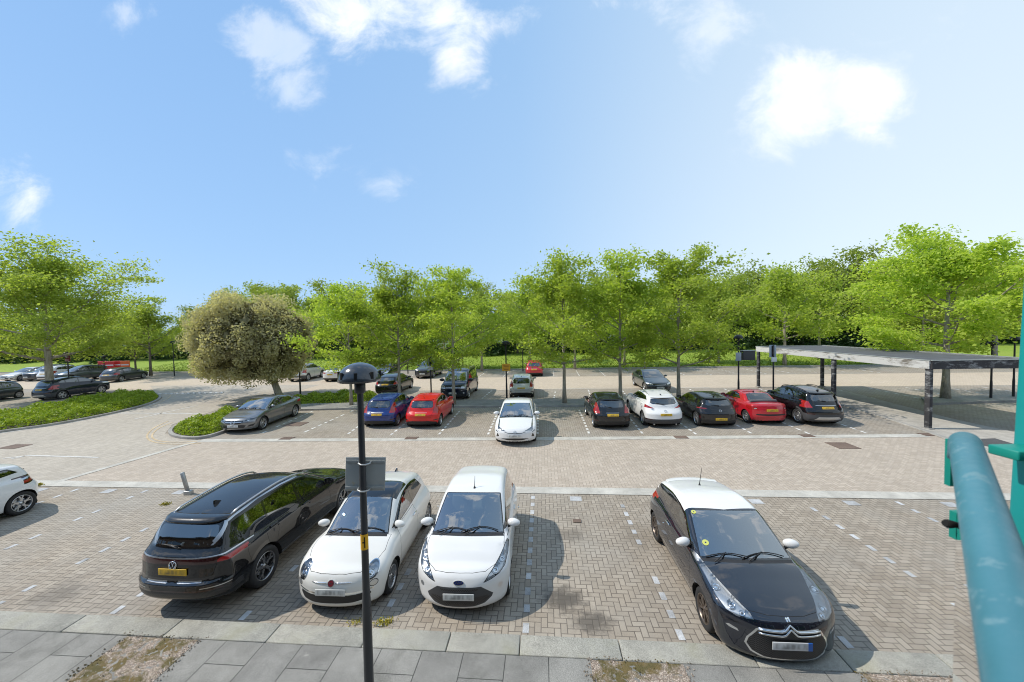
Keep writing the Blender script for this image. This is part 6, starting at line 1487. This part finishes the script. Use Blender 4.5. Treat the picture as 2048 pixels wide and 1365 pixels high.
car('plain_hatch', 'RR', (-41.04, 39.1), 275.5, 'dark grey hatchback in front of the red barriers', 'dgrey', group=N5); car('far_suv', 'FL', (-47.4, 40.0), 74, 'blue grey SUV seen side on at far left', 'teal', group=N5); car('far_suv', 'rear', (-50.8, 40.2), 272, 'white SUV seen from behind, partly hidden by the large tree trunk', 'white', group=N5)
car('far_suv', 'front', (-53.4, 40.9), 86, 'dark grey SUV second from the far left end of the row', 'dgrey', group=N5); car('far_saloon', 'front', (-55.9, 40.9), 86, 'silver saloon at the far left end of the row', 'silver', group=N5)
car('far_suv', 'rear', (-35.9, 28.1), 266.5, 'black SUV behind the left planting bed', 'navy', group=N5); car('far_city', 'RL', (-39.74, 29.95), 88, 'small dark blue grey car cut by the left edge, behind the bed', 'teal', group=N5)

def building():
    """the block the photograph was taken from, behind the camera: only its reflection shows"""
    o = empty('office_building', L2W(0, -2.2, 0), PHI); tag(o, 'brown brick office block behind the guard rail', 'building')
    m, t, b_ = principled('brown_brick', (.16, .10, .07), .9); br = t.n.new('ShaderNodeTexBrick'); co = obj_co(t); q = t.sep(co); t.link(t.comb(q[0], q[2], 0), br.inputs['Vector']); br.inputs['Scale'].default_value = 4.4
    br.inputs['Color1'].default_value = (.17, .105, .07, 1); br.inputs['Color2'].default_value = (.12, .075, .055, 1); br.inputs['Mortar'].default_value = (.22, .2, .18, 1); t.link(br.outputs[0], b_.inputs['Base Color'])
    b = MB(); b.box((0, -4, 3.2), (64, 8, 6.4)); b.build('wall', m, o); b = MB(); b.box((0, -4, 6.55), (65, 9, .3)); b.build('roof', M['felt'], o)
    for k in range(-7, 8):
        for z in (1.6, 4.7):
            b = MB(); b.box((k*4.0, .03, z), (2.4, .06, 1.5)); w = b.build('window', M['glass_far'], o); b = MB()
            for dx in (-1.23, 0, 1.23): b.box((k*4.0+dx, .05, z), (.08, .07, 1.6))
            b.build('frame', M['sign_white'], w)
building()

def weed(px, py, z, n, size, label):
    rng = np.random.default_rng(int(px)); p = G(px, py, z); C = rng.normal(0, 1, (n, 3))*np.array((.07, .04, .03)); C[:, 2] = np.abs(C[:, 2])+.008
    o = link_mesh('weed', leaf_mesh('weed', C, size, rng, M['leaf_weed'], .3, .35)); o.location = p; tag(o, label, 'weed')
M['leaf_weed'] = leaf_mat('leaf_weed', (.30, .26, .03), (.48, .42, .06), .3)
weed(768, 1247, 0, 130, .05, 'yellowish weed growing against the kerb right of the near lamp post'); weed(712, 1248, 0, 60, .04, 'thin dry weed at the kerb under the small rounded white car'); weed(75, 972, 0, 150, .08, 'patch of weeds on the stone band behind the cut off white car'); weed(330, 1010, 0, 90, .06, 'small yellow weed tuft in the bay near the bollard')

def spill(k, u0, u1):
    rng = np.random.default_rng(70+k); n = 420; u = rng.uniform(u0-.12, u1+.12, n); v = VK0-.03-rng.random(n)*1.3; e = rng.random(n) < .55
    u = np.where(e, np.where(rng.random(n) < .5, u0, u1)+rng.normal(0, .05, n), u); v = np.where(~e & (rng.random(n) < .4), VK0+rng.normal(0, .03, n), v)
    b = MB()
    for x, y in zip(u, v):
        s_ = rng.uniform(.006, .014); a = rng.uniform(0, 6.28); c, q = math.cos(a)*s_, math.sin(a)*s_; z = .106
        b.add([(x-c, y-q, z), (x+q, y-c, z), (x+c*1.2, y+q*1.2, z), (x-q, y+c, z), (x, y, z+s_)], [(0, 1, 4), (1, 2, 4), (2, 3, 4), (3, 0, 4)])
    o = lot_obj('loose_gravel', b.mesh('loose_gravel', [M['gravel']])); tag(o, 'loose gravel scattered round the edge of a pavement pit', 'gravel', kind='stuff')
for k, o in enumerate([q for q in list(COL.objects) if q.name.startswith('gravel_bed')]):
    us = [v.co.x for v in o.data.vertices]; spill(k, min(us), max(us))
